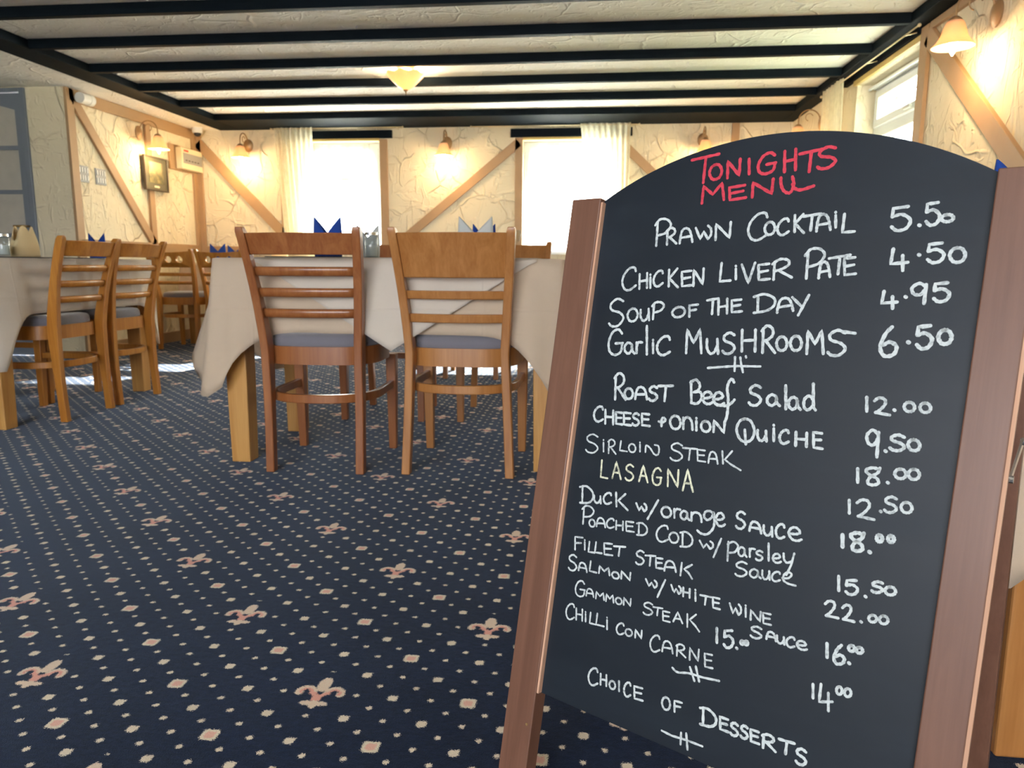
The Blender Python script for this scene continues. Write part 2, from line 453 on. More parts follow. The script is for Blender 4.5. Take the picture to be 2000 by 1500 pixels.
def thing(name, label, cat, loc=(0, 0, 0), rotz=0, group=None):
    o = bpy.data.objects.new(name, None); C.objects.link(o)
    o.empty_display_size = 0.1
    o.location = loc; o.rotation_euler = (0, 0, rotz)
    o['label'] = label; o['category'] = cat
    if group: o['group'] = group
    return o
def tag(o, label, cat, group=None):
    o['label'] = label; o['category'] = cat
    if group: o['group'] = group
    return o
def struct(o, label=None):
    o['kind'] = 'structure'
    if label: o['label'] = label
    return o
def dup(root, loc, rotz, label, group=None):
    r = root.copy(); C.objects.link(r); r.location = loc; r.rotation_euler = (0, 0, rotz); r['label'] = label
    if group: r['group'] = group
    for ch in list(root.children):
        c = ch.copy(); C.objects.link(c); c.parent = r
        for g in list(ch.children):
            d = g.copy(); C.objects.link(d); d.parent = c
    return r
WRITING = [
('red chalk heading Tonights',1,42,"T 1299 -162 360 -38 -44 -328|O 1527 -201 167 -18 -25 -187|N 1760 -215 167 -18 -27 -209|I 2025 -245 16 -2 -24 -184|G 2142 -228 213 -23 -30 -236|H 2451 -238 144 -16 -31 -247|T 2638 -208 249 -28 -29 -236|S 2829 -240 214 -24 -28 -233"),
('red chalk heading Menu',1,42,"M 1467 85 285 -33 -28 -213|E 1814 66 215 -25 -21 -158|N 2103 43 261 -31 -23 -179|~c 2425 -172 2438 -89 2478 -15 2536 15 2572 -10 2585 -87 2559 -175|~c 2570 -88 2599 -39 2678 -14 2815 -52"),
('chalk line Prawn Cocktail',0,36,"P 888 619 226 -22 -46 -335|R 1045 604 139 -14 -27 -201|A 1231 589 172 -17 -24 -181|w 1449 558 202 -20 -23 -170|N 1705 554 203 -20 -26 -200|C 2121 570 247 -25 -40 -309|O 2316 509 125 -13 -19 -152|C 2467 512 138 -14 -23 -182|K 2655 477 112 -11 -24 -195|T 2760 472 197 -20 -22 -178|A 2909 476 150 -15 -23 -184|i 3106 436 14 -1 -21 -174|L 3185 501 131 -14 -25 -211"),
('chalk line Chicken Liver Pate',0,36,"C 473 1218 218 -31 -41 -288|H 726 1189 126 -18 -27 -195|i 883 1173 19 -3 -24 -176|C 933 1154 141 -20 -27 -193|K 1142 1149 137 -20 -29 -216|E 1328 1145 143 -21 -25 -188|N 1490 1133 140 -20 -27 -203|L 1826 1077 142 -21 -30 -231|i 2025 1040 16 -2 -21 -163|V 2115 1096 160 -24 -30 -235|E 2305 1049 138 -20 -23 -184|R 2478 1041 220 -33 -28 -221|P 2850 1020 216 -33 -40 -323|A 2999 1013 120 -18 -21 -175|T 3108 978 221 -34 -24 -196|E 3263 976 122 -19 -22 -186"),
('chalk line Soup of the Day',0,36,"S 336 1714 243 -39 -51 -354|O 613 1636 157 -25 -24 -169|u 805 1617 134 -22 -21 -150|P 976 1582 168 -27 -29 -209|O 1253 1551 180 -29 -17 -128|F 1480 1526 123 -20 -19 -143|T 1724 1486 144 -23 -24 -182|H 1861 1480 125 -20 -24 -181|E 2027 1448 130 -21 -19 -146|D 2306 1439 249 -41 -25 -199|A 2581 1424 180 -30 -20 -156|Y 2761 1455 183 -31 -27 -216"),
('chalk line Garlic Mushrooms',0,39,"G 384 2091 223 -18 -47 -328|a 626 2063 155 -12 -21 -147|r 800 2040 91 -7 -20 -146|l 954 2046 16 -1 -51 -371|i 1041 2021 16 -1 -24 -171|C 1104 2038 194 -15 -32 -233|M 1508 1985 202 -16 -40 -296|u 1778 1972 156 -12 -24 -180|S 1981 1951 164 -13 -32 -245|H 2210 1910 184 -14 -33 -258|R 2461 1907 153 -12 -38 -302|O 2627 1868 126 -10 -20 -161|O 2785 1856 131 -10 -21 -167|M 2974 1878 179 -14 -32 -260|S 3199 1876 202 -16 -33 -271|~l 3327 1603 3458 1614"),
('chalk divider',0,32,"~l 1819 2146 2156 2092 2465 2069|~l 2145 1982 2161 2152|~l 2211 1983 2231 2062 2265 2156|~l 2276 1963 2282 1978"),
('chalk line Roast Beef Salad',0,39,"R 565 2685 167 -15 -47 -332|O 714 2658 128 -11 -19 -137|A 874 2643 171 -15 -21 -154|S 1073 2638 128 -12 -25 -179|T 1210 2627 202 -18 -27 -195|B 1650 2601 145 -13 -36 -267|e 1800 2592 142 -13 -19 -145|e 1944 2591 140 -13 -20 -152|~c 2173 2289 2142 2252 2109 2292 2098 2378 2123 2476 2135 2593 2136 2711 2117 2790|~c 1992 2577 2081 2586 2156 2557 2205 2497|S 2384 2537 156 -14 -29 -229|a 2596 2520 151 -14 -16 -129|l 2814 2533 12 -1 -34 -270|a 2846 2534 138 -13 -18 -142|d 3014 2516 135 -13 -36 -289"),
('chalk line Cheese and Onion Quiche',0,37,"C 285 3013 153 -8 -28 -197|H 463 3027 139 -7 -27 -185|E 628 3007 105 -5 -22 -156|E 748 3002 114 -6 -23 -160|S 881 2987 102 -5 -21 -153|E 1012 2973 120 -6 -21 -152|~c 1250 2891 1309 2892 1340 2861 1317 2837 1289 2855 1297 2944|O 1415 2957 151 -7 -22 -165|n 1593 2937 130 -6 -20 -146|i 1765 2933 15 -1 -20 -153|O 1832 2932 125 -6 -17 -127|N 1992 2918 149 -7 -19 -142|O 2289 2983 225 -12 -35 -271|~l 2375 2837 2410 3006|u 2538 2940 114 -6 -15 -121|i 2724 2917 13 -1 -23 -183|C 2796 2930 110 -6 -19 -150|H 2974 2934 137 -7 -19 -156|E 3171 2927 101 -5 -21 -173"),
('chalk line Sirloin Steak',0,26,"S 216 3451 212 -13 -35 -243|i 491 3404 13 -1 -23 -157|R 570 3412 118 -7 -25 -177|L 735 3351 115 -6 -18 -128|O 873 3345 106 -6 -15 -107|i 1033 3316 12 -1 -17 -119|~c 1117 3309 1116 3223 1175 3247 1244 3315 1294 3314 1306 3259 1286 3202 1235 3197|S 1472 3348 181 -10 -29 -212|T 1643 3315 190 -11 -20 -146|E 1830 3302 109 -6 -18 -138|A 1980 3302 117 -7 -18 -136|~l 2135 3132 2163 3281|~l 2257 3112 2179 3228 2262 3273 2388 3321"),
('yellowish chalk line Lasagna',2,29,"L 498 3755 111 -8 -33 -232|Λ 679 3732 132 -9 -32 -222|S 876 3716 129 -9 -28 -200|Λ 1077 3699 125 -9 -29 -210|G 1270 3700 129 -9 -29 -208|N 1482 3686 154 -11 -30 -217|Λ 1692 3700 136 -10 -36 -265"),
('chalk line Duck with orange sauce',0,33,"D 227 4154 212 -22 -32 -221|u 447 4109 112 -11 -14 -95|C 594 4088 125 -13 -20 -142|~l 764 3909 795 4088|~l 905 3901 812 4006 967 4102|w 1090 4080 147 -15 -14 -98|~l 1380 3887 1264 4154|O 1448 4083 140 -15 -17 -128|r 1618 4059 89 -9 -15 -114|a 1708 4059 122 -13 -14 -107|n 1851 4047 139 -15 -14 -106|~c 2117 3894 2069 3879 2019 3902 2011 3961 2058 3992 2111 3945 2119 3881 2145 3976 2141 4077 2080 4160 2002 4172 1948 4146|e 2166 4034 117 -13 -20 -152|S 2418 4008 117 -13 -25 -192"),
('chalk word sauce after Duck',0,33,"A 2582 4005 139 -2 -15 -115|u 2747 4011 108 -1 -13 -106|C 2890 4008 103 -1 -20 -158|e 3029 3994 148 -2 -18 -141"),
('chalk line Poached Cod with',0,28,"P 306 4430 186 -22 -35 -240|O 418 4440 93 -11 -14 -95|A 533 4414 134 -16 -17 -115|C 686 4394 116 -14 -17 -121|H 827 4389 114 -14 -16 -113|E 975 4376 120 -15 -18 -125|D 1143 4387 146 -18 -21 -150|C 1422 4399 169 -21 -27 -198|O 1597 4376 131 -17 -17 -126|D 1753 4391 161 -21 -24 -175|w 2005 4348 169 -22 -12 -92|~l 2258 4175 2192 4416"),
('chalk word parsley',0,28,"~l 2349 4190 2367 4415|~c 2345 4220 2413 4175 2471 4214 2444 4289 2374 4317|a 2486 4329 103 -14 -14 -108|r 2616 4305 70 -9 -13 -100|S 2697 4320 85 -11 -14 -107|l 2842 4294 6 -1 -25 -196|e 2888 4298 97 -13 -12 -98|~c 3001 4169 3014 4235 3051 4264 3099 4236|~l 3117 4141 3097 4283 3060 4402"),
('chalk word sauce after Poached Cod',0,27,"S 2480 4562 150 -25 -21 -162|a 2651 4540 131 -22 -13 -99|u 2796 4520 91 -15 -12 -98|C 2907 4510 97 -16 -13 -105|~c 3021 4448 3086 4431 3118 4384 3085 4365 3040 4397 3030 4461 3086 4492 3175 4493"),
('chalk line Fillet Steak',0,29,"F 233 4804 133 -21 -25 -173|i 390 4766 12 -2 -19 -129|L 452 4785 101 -16 -20 -140|L 552 4767 113 -18 -20 -140|E 695 4757 132 -21 -22 -150|T 848 4733 170 -27 -18 -125|S 1178 4759 124 -21 -24 -169|T 1316 4742 141 -23 -18 -127|E 1460 4740 101 -17 -17 -126|A 1583 4743 155 -26 -17 -125|~l 1801 4587 1803 4743|~l 1934 4576 1840 4652 1906 4687 1957 4744"),
('chalk line Salmon with white',0,29,"S 176 5094 143 -11 -30 -205|A 339 5065 133 -10 -16 -110|L 505 5031 116 -8 -19 -134|M 657 5018 163 -12 -14 -96|O 858 5027 111 -8 -12 -83|N 994 5002 143 -11 -14 -100|w 1358 4999 155 -12 -13 -92|~l 1611 4853 1534 5092|w 1711 4983 130 -10 -13 -96|H 1867 4986 97 -7 -14 -106|i 2030 4996 12 -1 -18 -132|T 2101 5010 140 -11 -14 -104|E 2258 5014 92 -7 -16 -124"),
('chalk word wine',0,28,"w 2474 5019 136 -14 -16 -123|i 2661 5002 9 -1 -17 -129|N 2723 5020 124 -13 -15 -113|E 2868 5017 94 -10 -15 -120"),
('chalk word sauce after wine',0,29,"S 2748 5211 139 -10 -16 -128|A 2931 5179 109 -7 -11 -89|u 3049 5184 89 -6 -10 -81|C 3158 5187 95 -7 -14 -110|e 3267 5174 115 -8 -11 -90"),
('chalk line Gammon Steak',0,26,"G 337 5409 154 -17 -30 -202|A 507 5367 115 -13 -14 -97|M 658 5361 127 -14 -13 -90|M 815 5353 114 -13 -14 -95|O 959 5343 96 -11 -12 -82|N 1077 5326 110 -12 -13 -94|S 1368 5355 142 -17 -21 -149|T 1508 5324 127 -15 -13 -97|E 1642 5360 100 -12 -16 -118|Λ 1785 5328 122 -14 -17 -123|~l 1955 5184 1975 5338|~l 2066 5156 1993 5241 2072 5291 2133 5346"),
('chalk line Chilli con Carne',0,27,"C 233 5759 142 -19 -30 -203|H 392 5730 110 -15 -22 -152|i 542 5709 9 -1 -18 -127|L 607 5714 100 -13 -21 -144|L 705 5703 127 -17 -22 -149|i 878 5711 11 -2 -22 -154|C 1026 5720 115 -16 -20 -140|O 1157 5702 100 -14 -12 -87|N 1298 5687 98 -14 -14 -103|C 1525 5780 139 -20 -27 -198|A 1689 5737 142 -21 -18 -134|R 1880 5726 121 -18 -19 -138|N 2054 5719 124 -18 -19 -142|E 2250 5737 103 -16 -21 -156"),
('chalk divider',0,31,"~c 1850 5888 1923 5918 2073 5880 2242 5869 2450 5839|~l 2072 5803 2149 5947|~l 2144 5769 2209 5934"),
('chalk line Choice of',0,31,"C 704 6503 152 -22 -31 -217|H 884 6448 99 -14 -20 -140|O 1022 6447 91 -13 -14 -101|I 1163 6434 9 -1 -18 -128|C 1243 6462 101 -14 -24 -173|E 1386 6447 127 -18 -21 -153|O 1779 6430 113 -17 -20 -149|F 1940 6404 105 -15 -18 -130"),
('chalk line Desserts',0,37,"D 2287 6423 201 -15 -26 -195|E 2528 6389 107 -8 -19 -142|S 2661 6397 96 -7 -18 -140|S 2782 6382 89 -7 -18 -139|E 2897 6382 101 -8 -17 -133|R 3038 6397 148 -12 -19 -153|T 3225 6369 168 -13 -18 -143|S 3415 6413 117 -10 -20 -164"),
('chalk divider',0,31,"~l 1815 6692 1951 6701 2142 6678 2348 6670|~l 2066 6618 2076 6759|~l 2131 6601 2171 6783"),
('chalk price 5.50',0,40,"5 3686 492 195 -8 -29 -252|. 3949 436|5 4012 442 133 -5 -27 -234|O 4147 410 115 -4 -8 -73"),
('chalk price 4.50',0,40,"4 3725 925 172 -9 -28 -238|. 3982 750|5 4071 837 158 -8 -23 -201|O 4271 834 143 -7 -17 -150"),
('chalk price 4.95',0,40,"4 3685 1334 157 -10 -22 -188|. 3907 1197|9 3971 1270 151 -9 -24 -209|5 4173 1242 151 -9 -22 -193"),
('chalk price 6.50',0,46,"6 3724 1844 179 -18 -36 -306|. 3988 1675|5 4074 1740 148 -14 -27 -237|O 4264 1678 123 -12 -16 -144"),
('chalk price 12.00',0,37,"I 3673 2450 6 0 -18 -154|2 3751 2460 150 -9 -19 -165|. 3939 2401|O 4032 2404 102 -6 -11 -98|O 4178 2394 102 -6 -11 -97"),
('chalk price 9.50',0,39,"9 3729 2927 131 -7 -33 -277|. 3905 2844|S 3944 2824 152 -7 -19 -159|O 4114 2801 114 -5 -13 -113"),
('chalk price 18.00 beside Sirloin Steak',0,37,"I 3674 3226 6 -1 -18 -150|8 3745 3236 160 -22 -22 -182|. 3965 3171|O 4025 3116 111 -14 -12 -99|O 4152 3101 106 -14 -12 -104"),
('chalk price 12.50',0,35,"I 3630 3573 6 -1 -17 -143|2 3710 3594 172 -19 -22 -186|. 3933 3485|S 3969 3482 126 -13 -18 -158|O 4124 3455 106 -11 -12 -107"),
('heavy chalk price 18.00 beside Duck',0,46,"I 3606 3948 6 -1 -16 -132|8 3680 3968 152 -24 -23 -194|. 3878 3934|O 3933 3808 56 -8 -8 -67|O 4040 3788 58 -9 -7 -64"),
('chalk price 15.50',0,36,"I 3623 4425 8 -2 -19 -156|5 3699 4440 125 -24 -18 -152|. 3893 4409|S 3947 4346 114 -22 -13 -108|O 4075 4338 103 -20 -10 -82"),
('chalk price 22.00',0,34,"2 3521 4735 135 -29 -20 -164|2 3699 4722 118 -26 -19 -158|. 3882 4685|O 3955 4664 79 -17 -8 -72|O 4057 4652 85 -18 -10 -82"),
('chalk price 15.00 beside Gammon Steak',0,38,"I 2362 5407 6 -2 -22 -170|5 2454 5434 119 -30 -26 -200|. 2606 5391|O 2647 5333 37 -9 -5 -42|O 2694 5325 40 -10 -6 -45"),
('chalk price 16.00',0,40,"I 3592 5170 8 -2 -18 -149|6 3662 5212 119 -30 -24 -197|. 3818 5154|O 3799 5030 62 -15 -7 -59|O 3876 5025 64 -16 -7 -58"),
('chalk price 14.00',0,34,"I 3504 5654 6 -2 -18 -150|4 3577 5760 140 -41 -34 -279|O 3735 5523 58 -16 -10 -80|O 3815 5519 68 -19 -10 -84"),
]

# ================================================================== the room
floor = struct(MB().box((XO-0.3, YF-0.3, -0.12), (XR+0.3, YB+0.3, 0)).obj('floor', M['carpet']))
T = 0.28
# ---- back wall with two window openings
W1 = (-2.93, -2.14, 0.90, 1.985)      # x0, x1, z0, z1
W2 = (-0.70, 0.24, 0.90, 1.975)
bw = MB()
bw.box((XL-T, YB, 0), (W1[0], YB+T, 2.6)); bw.box((W1[1], YB, 0), (W2[0], YB+T, 2.6)); bw.box((W2[1], YB, 0), (XR+T, YB+T, 2.6))
for wd in (W1, W2):
    bw.box((wd[0], YB, 0), (wd[1], YB+T, wd[2])); bw.box((wd[0], YB, wd[3]), (wd[1], YB+T, 2.6))
wall_back = struct(bw.obj('wall_back', M['plaster']), 'cream textured plaster wall with two windows')
# ---- right wall
WR = (4.71, 5.74, 0.95, 2.04)         # y0, y1, z0, z1
rw = MB()
rw.box((XR, YF-T, 0), (XR+T, WR[0], 2.6)); rw.box((XR, WR[1], 0), (XR+T, YB, 2.6))
rw.box((XR, WR[0], 0), (XR+T, WR[1], WR[2])); rw.box((XR, WR[0], WR[3]), (XR+T, WR[1], 2.6))
wall_right = struct(rw.obj('wall_right', M['plaster']), 'cream textured plaster wall on the window side')
# ---- left wall, door wall, outer bay
wall_left = struct(MB().box((XL-T, YD, 0), (XL, YB, 2.6)).obj('wall_left', M['plaster']), 'cream textured plaster wall with tan timbers')
dw_ = MB()
dw_.box((-4.42, YD, 0), (XL-T, YD+0.15, 2.6))
dw_.box((XL-T, YD, 0), (XL-T+0.001, YD+0.15, 2.6))
dw_.box((XO, YD, 0), (-5.36, YD+0.15, 2.6))
dw_.box((-5.36, YD, ZS-0.01), (-4.42, YD+0.15, 2.6))
wall_door = struct(dw_.obj('wall_left', M['plaster']), 'plaster wall beside the blue-grey door')
ow = MB()
ow.box((XO-T, YF, 0), (XO, YD+0.3, 2.6))
struct(ow.obj('wall_left', M['plaster']), 'plain outer left wall')
fwm = MB()
fwm.box((XO-T, YF-T, 0), (-3.1, YF, 2.6)); fwm.box((0.6, YF-T, 0), (XR+T, YF, 2.6)); fwm.box((-3.1, YF-T, 0), (0.6, YF, 0.6)); fwm.box((-3.1, YF-T, 2.0), (0.6, YF, 2.6))  # opening behind the camera, added and sized for the soft daylight it lets in
struct(fwm.obj('wall_front', M['plaster']), 'unseen front wall with wide open gap added to let daylight in')

# ---- ceiling: recessed field, lower soffit to the left
ceiling = struct(MB().box((XO-0.1, YF, ZC), (XR, YB, ZC+0.12)).obj('ceiling', M['ceil']), 'white textured ceiling between black beams')
sf = MB().box((XO-0.1, YF, ZS), (-3.80, YD, ZC)).box((XL, YD, ZS), (-3.80, YB, ZC))
sf.obj('soffit', M['ceil'], ceiling)
def beam(a, b, lab=None):
    return MB().box(a, b).obj('beam', M['beam'], ceiling, bevel=0.004, label=lab)
ZB = 2.108
beam((-3.815, YF, ZB), (-3.60, YB, ZC), 'wide black beam along the left side')
beam((1.743, YF, ZB), (XR, YB, ZC), 'black beam along the right wall')
beam((-3.60, 6.93, ZB), (1.743, YB, ZC), 'broad black beam along the back wall')
for y in (6.355, 5.765, 5.19, 4.61, 4.045, 3.46, 2.88, 2.30, 1.72, 1.14, 0.56, -0.02, -0.60, -1.18, -1.76, -2.34, -2.92):
    tp = 0.014*(1 if y > 4 else 0)
    MB().loft([[(-3.60, y-0.026, ZC+0.001), (-3.60, y+0.024, ZC+0.001), (-3.60, y+0.022, ZB), (-3.60, y-0.022, ZB)],
               [(-1.0, y-0.024+0.006, ZC+0.001), (-1.0, y+0.03, ZC+0.001), (-1.0, y+0.028, ZB-0.002), (-1.0, y-0.022, ZB-0.002)],
               [(1.743, y-0.024-tp, ZC+0.001), (1.743, y+0.024-tp, ZC+0.001), (1.743, y+0.022-tp, ZB), (1.743, y-0.022-tp, ZB)]]).obj('beam', M['beam'], ceiling, bevel=0.003)

# ---- wall timbers (proud of the plaster)
def tb(parent, name, p, q, w, normal, lab=None, mat='timber', depth=0.024):
    """board from p to q lying on a wall; w is its visible width, normal points into the room"""
    p, q, n = Vector(p), Vector(q), Vector(normal)
    return MB().bar(p+n*depth/2, q+n*depth/2, w, depth, up=n).obj(name, M[mat], parent, bevel=0.003, label=lab)
nb, nl, nr = (0, -1, 0), (1, 0, 0), (-1, 0, 0)
E_ = 0.0
# left wall
tb(wall_left, 'timber_post', (XL, YD+0.04, 0), (XL, YD+0.04, ZS-0.003), 0.085, nl)
tb(wall_left, 'brace', (XL, 5.62, 2.05), (XL, 6.60, 0.94), 0.085, nl, 'diagonal tan brace')
tb(wall_left, 'timber_rail', (XL, 5.58, 2.062), (XL, 7.42, 2.062), 0.095, nl, 'tan rail along the top of the wall')
tb(wall_left, 'timber_post', (XL, 6.605, 0.94), (XL, 6.605, 2.015), 0.075, nl)
tb(wall_left, 'timber_post', (XL, 7.40, 0.94), (XL, 7.40, 2.015), 0.07, nl)
tb(wall_left, 'dado_rail', (XL, 5.58, 0.91), (XL, YB, 0.91), 0.085, nl)
# back wall
tb(wall_back, 'timber_post', (-4.055, YB, 0.94), (-4.055, YB, ZB-0.004), 0.06, nb)
tb(wall_back, 'brace', (-4.06, YB, 1.99), (-3.17, YB, 1.06), 0.10, nb, 'diagonal tan brace left of the window')
tb(wall_back, 'dado_rail', (XL, YB, 0.905), (W1[0]-0.01, YB, 0.905), 0.075, nb)
tb(wall_back, 'dado_rail', (W1[1]-0.03, YB, 0.895), (W2[0]-0.08, YB, 0.895), 0.09, nb)
tb(wall_back, 'dado_rail', (W2[1]+0.09, YB, 0.895), (XR, YB, 0.895), 0.09, nb)
tb(wall_back, 'timber_post', (W1[1]+0.038, YB, 0.94), (W1[1]+0.038, YB, 2.0), 0.078, nb)
tb(wall_back, 'timber_post', (W1[0]-0.238, YB, 0.94), (W1[0]-0.238, YB, ZB-0.004), 0.05, nb)
tb(wall_back, 'timber_post', (W2[0]-0.038, YB, 0.94), (W2[0]-0.038, YB, 1.995), 0.076, nb)
tb(wall_back, 'timber_post', (W2[1]+0.04, YB, 0.94), (W2[1]+0.04, YB, 1.995), 0.076, nb)
tb(wall_back, 'brace', (-0.735, YB, 1.955), (-2.02, YB, 0.93), 0.085, nb, 'diagonal tan brace between the windows')
tb(wall_back, 'brace', (0.30, YB, 1.90), (1.28, YB, 0.98), 0.085, nb, 'diagonal tan brace right of the windows')
tb(wall_back, 'timber_post', (1.33, YB, 0.94), (1.33, YB, ZB-0.004), 0.07, nb)
tb(wall_back, 'window_head_trim', (W1[0], YB, 1.997), (W1[1]+0.0, YB, 1.997), 0.025, nb, 'ochre head trim', 'gold_trim')
tb(wall_back, 'window_head_trim', (W2[0], YB, 1.987), (W2[1], YB, 1.987), 0.025, nb, 'ochre head trim', 'gold_trim')
tb(wall_back, 'lintel', (-3.16, YB, 2.047), (-2.01, YB, 2.047), 0.075, nb, 'black lintel over the left window', 'beam', 0.035)
tb(wall_back, 'lintel', (-0.82, YB, 2.040), (0.36, YB, 2.040), 0.078, nb, 'black lintel over the right window', 'beam', 0.035)
# right wall
tb(wall_right, 'timber_post', (XR, 4.615, 0.94), (XR, 4.615, ZB-0.004), 0.10, nr)
tb(wall_right, 'brace', (XR, 4.58, 2.045), (XR, 3.25, 0.97), 0.105, nr, 'broad diagonal tan brace beside the lamp')
tb(wall_right, 'window_head_trim', (XR, 4.66, 2.055), (XR, 5.76, 2.055), 0.035, nr, 'ochre head trim', 'gold_trim')
tb(wall_right, 'lintel', (XR, 4.66, 2.09), (XR, 5.95, 2.09), 0.032, nr, 'black lintel', 'beam', 0.035)
tb(wall_right, 'dado_rail', (XR, 0.2, 0.905), (XR, YB, 0.905), 0.085, nr)
tb(wall_right, 'timber_rail', (XR, 0.2, 2.085), (XR, 4.55, 2.085), 0.04, nr)
# baseboards
struct(MB().box((XL, YD, 0), (XL+0.018, YB, 0.10)).obj('baseboard_left', M['timber'], bevel=0.003))
struct(MB().box((XL+0.02, YB-0.018, 0), (XR-0.02, YB, 0.10)).obj('baseboard_back', M['timber'], bevel=0.003))
struct(MB().box((XR-0.018, 0.2, 0), (XR, YB, 0.10)).obj('baseboard_right', M['timber'], bevel=0.003))

# ---- windows
def win_back(name, wd, lab, splits):
    x0, x1, z0, z1 = wd; ya, yb = YB+0.13, YB+0.20
    f = MB()
    f.box((x0, ya, z0), (x0+0.055, yb, z1)); f.box((x1-0.055, ya, z0), (x1, yb, z1))
    f.box((x0+0.055, ya, z0), (x1-0.055, yb, z0+0.055)); f.box((x0+0.055, ya, z1-0.055), (x1-0.055, yb, z1))
    o = struct(f.obj(name, M['upvc'], bevel=0.004), lab)
    zt = z0+(z1-z0)*0.62
    MB().box((x0+0.055, ya, zt-0.03), (x1-0.055, yb, zt+0.03)).obj('transom', M['upvc'], o, bevel=0.004)
    a, b = x0+0.055, x1-0.055
    s = MB()
    for (c0, c1, e0, e1) in ((a, b, zt+0.03, z1-0.055),):
        s.box((c0, ya-0.02, e0), (c0+0.05, yb-0.01, e1)); s.box((c1-0.05, ya-0.02, e0), (c1, yb-0.01, e1))
        s.box((c0+0.05, ya-0.02, e0), (c1-0.05, yb-0.01, e0+0.05)); s.box((c0+0.05, ya-0.02, e1-0.05), (c1-0.05, yb-0.01, e1))
    sash = s.obj('casement', M['upvc'], o, bevel=0.004)
    MB().box(((a+b)/2-0.05, ya-0.045, zt+0.045), ((a+b)/2+0.05, ya-0.022, zt+0.065)).obj('handle', M['white_plastic'], sash)
    MB().box((a+0.05, ya+0.03, zt+0.08), (b-0.05, ya+0.036, z1-0.105)).obj('pane', M['pane'], o)
    MB().box((a, ya+0.03, z0+0.055), (b, ya+0.036, zt-0.03)).obj('pane', M['pane'], o)
    MB().box((x0, YB-0.03, z0-0.03), (x1, ya, z0)).obj('window_sill', M['upvc'], o, bevel=0.004)
    return o
win_back('window_1', W1, 'left window of the back wall, glaring with daylight', 0)
win_back('window_2', W2, 'right window of the back wall, glaring with daylight', 0)
# right-wall window with leaded top casement
y0, y1, z0, z1 = WR
xa, xb = XR+0.13, XR+0.20
f = MB()
f.box((xa, y0, z0), (xb, y0+0.06, z1)); f.box((xa, y1-0.06, z0), (xb, y1, z1))
f.box((xa, y0+0.06, z0), (xb, y1-0.06, z0+0.06)); f.box((xa, y0+0.06, z1-0.06), (xb, y1-0.06, z1))
win3 = struct(f.obj('window_3', M['upvc'], bevel=0.004), 'white framed window with leaded panes in the right wall')
zt = 1.70
MB().box((xa, y0+0.06, zt-0.035), (xb, y1-0.06, zt+0.035)).obj('transom', M['upvc'], win3, bevel=0.004)
s = MB()
s.box((xa-0.025, y0+0.06, zt+0.035), (xb-0.01, y0+0.12, z1-0.06)); s.box((xa-0.025, y1-0.12, zt+0.035), (xb-0.01, y1-0.06, z1-0.06))
s.box((xa-0.025, y0+0.12, zt+0.035), (xb-0.01, y1-0.12, zt+0.085)); s.box((xa-0.025, y0+0.12, z1-0.11), (xb-0.01, y1-0.12, z1-0.06))
cs = s.obj('casement', M['upvc'], win3, bevel=0.004)
MB().box((xa-0.045, 5.02, zt+0.05), (xa-0.027, 5.12, zt+0.066)).obj('handle', M['white_plastic'], cs)
MB().box((xa+0.03, y0+0.12, zt+0.085), (xa+0.036, y1-0.12, z1-0.11)).obj('pane', M['pane'], win3)
MB().box((xa+0.03, y0+0.06, z0+0.06), (xa+0.036, y1-0.06, zt-0.035)).obj('pane', M['pane'], win3)
for k in range(1, 4):
    yy = y0+0.12+(y1-y0-0.24)*k/4
    MB().box((xa+0.026, yy-0.005, zt+0.085), (xa+0.030, yy+0.005, z1-0.11)).obj('glazing_bar', M['grey_plastic'], win3)
    MB().box((xa+0.026, yy-0.005, z0+0.06), (xa+0.030, yy+0.005, zt-0.035)).obj('glazing_bar', M['grey_plastic'], win3)
for zz in (1.885,): MB().box((xa+0.022, y0+0.12, zz-0.004), (xa+0.026, y1-0.12, zz+0.004)).obj('glazing_bar', M['grey_plastic'], win3)
MB().box((XR-0.03, y0, z0-0.03), (xa, y1, z0)).obj('window_sill', M['upvc'], win3, bevel=0.004)
trk = MB().box((XR+0.095, y0+0.02, z1-0.045), (XR+0.115, y1-0.05, z1-0.03)).box((XR+0.06, y0+0.02, z1-0.05), (XR+0.075, y1-0.05, z1-0.035)).obj('curtain_track', M['upvc'], win3)

# ---- outside
og = struct(MB().box((-30, YB+0.4, -0.3), (30, 40, -0.2)).obj('ground', M['paving']), 'pale paving outside the windows')
MB().box((XR+0.4, -30, -0.3), (30, YB+0.4, -0.2)).obj('dim_ground', M['dim_ground'], og)  # out of view, kept dark so less light bounces through the right window
MB().box((-30, -30, -0.3), (XO-0.4, YB+0.4, -0.2)).obj('paving', M['paving'], og)
MB().box((XO-0.4, -30, -0.3), (XR+0.4, YF-0.4, -0.2)).obj('paving', M['paving'], og)

# ---- door in the door wall (top left)
dx0, dx1 = -5.30, -4.46
dm = MB()
fr = MB().box((dx0-0.06, YD-0.02, 0), (dx0, YD+0.13, 2.105)).box((dx1, YD-0.02, 0), (dx1+0.042, YD+0.13, 2.105)).box((dx0, YD-0.02, 2.075), (dx1, YD+0.13, 2.105))
door = struct(fr.obj('door_1', M['grey_paint'], bevel=0.004), 'blue-grey glazed door with arched top pane')
yA, yB_ = YD+0.01, YD+0.05
lf = MB()
st = 0.095
lf.box((dx0, yA, 0.01), (dx0+st, yB_, 2.07)); lf.box((dx1-st+0.025, yA, 0.01), (dx1, yB_, 2.07))
a, b = dx0+st, dx1-st+0.025
lf.box((a, yA, 0.01), (b, yB_, 0.30))
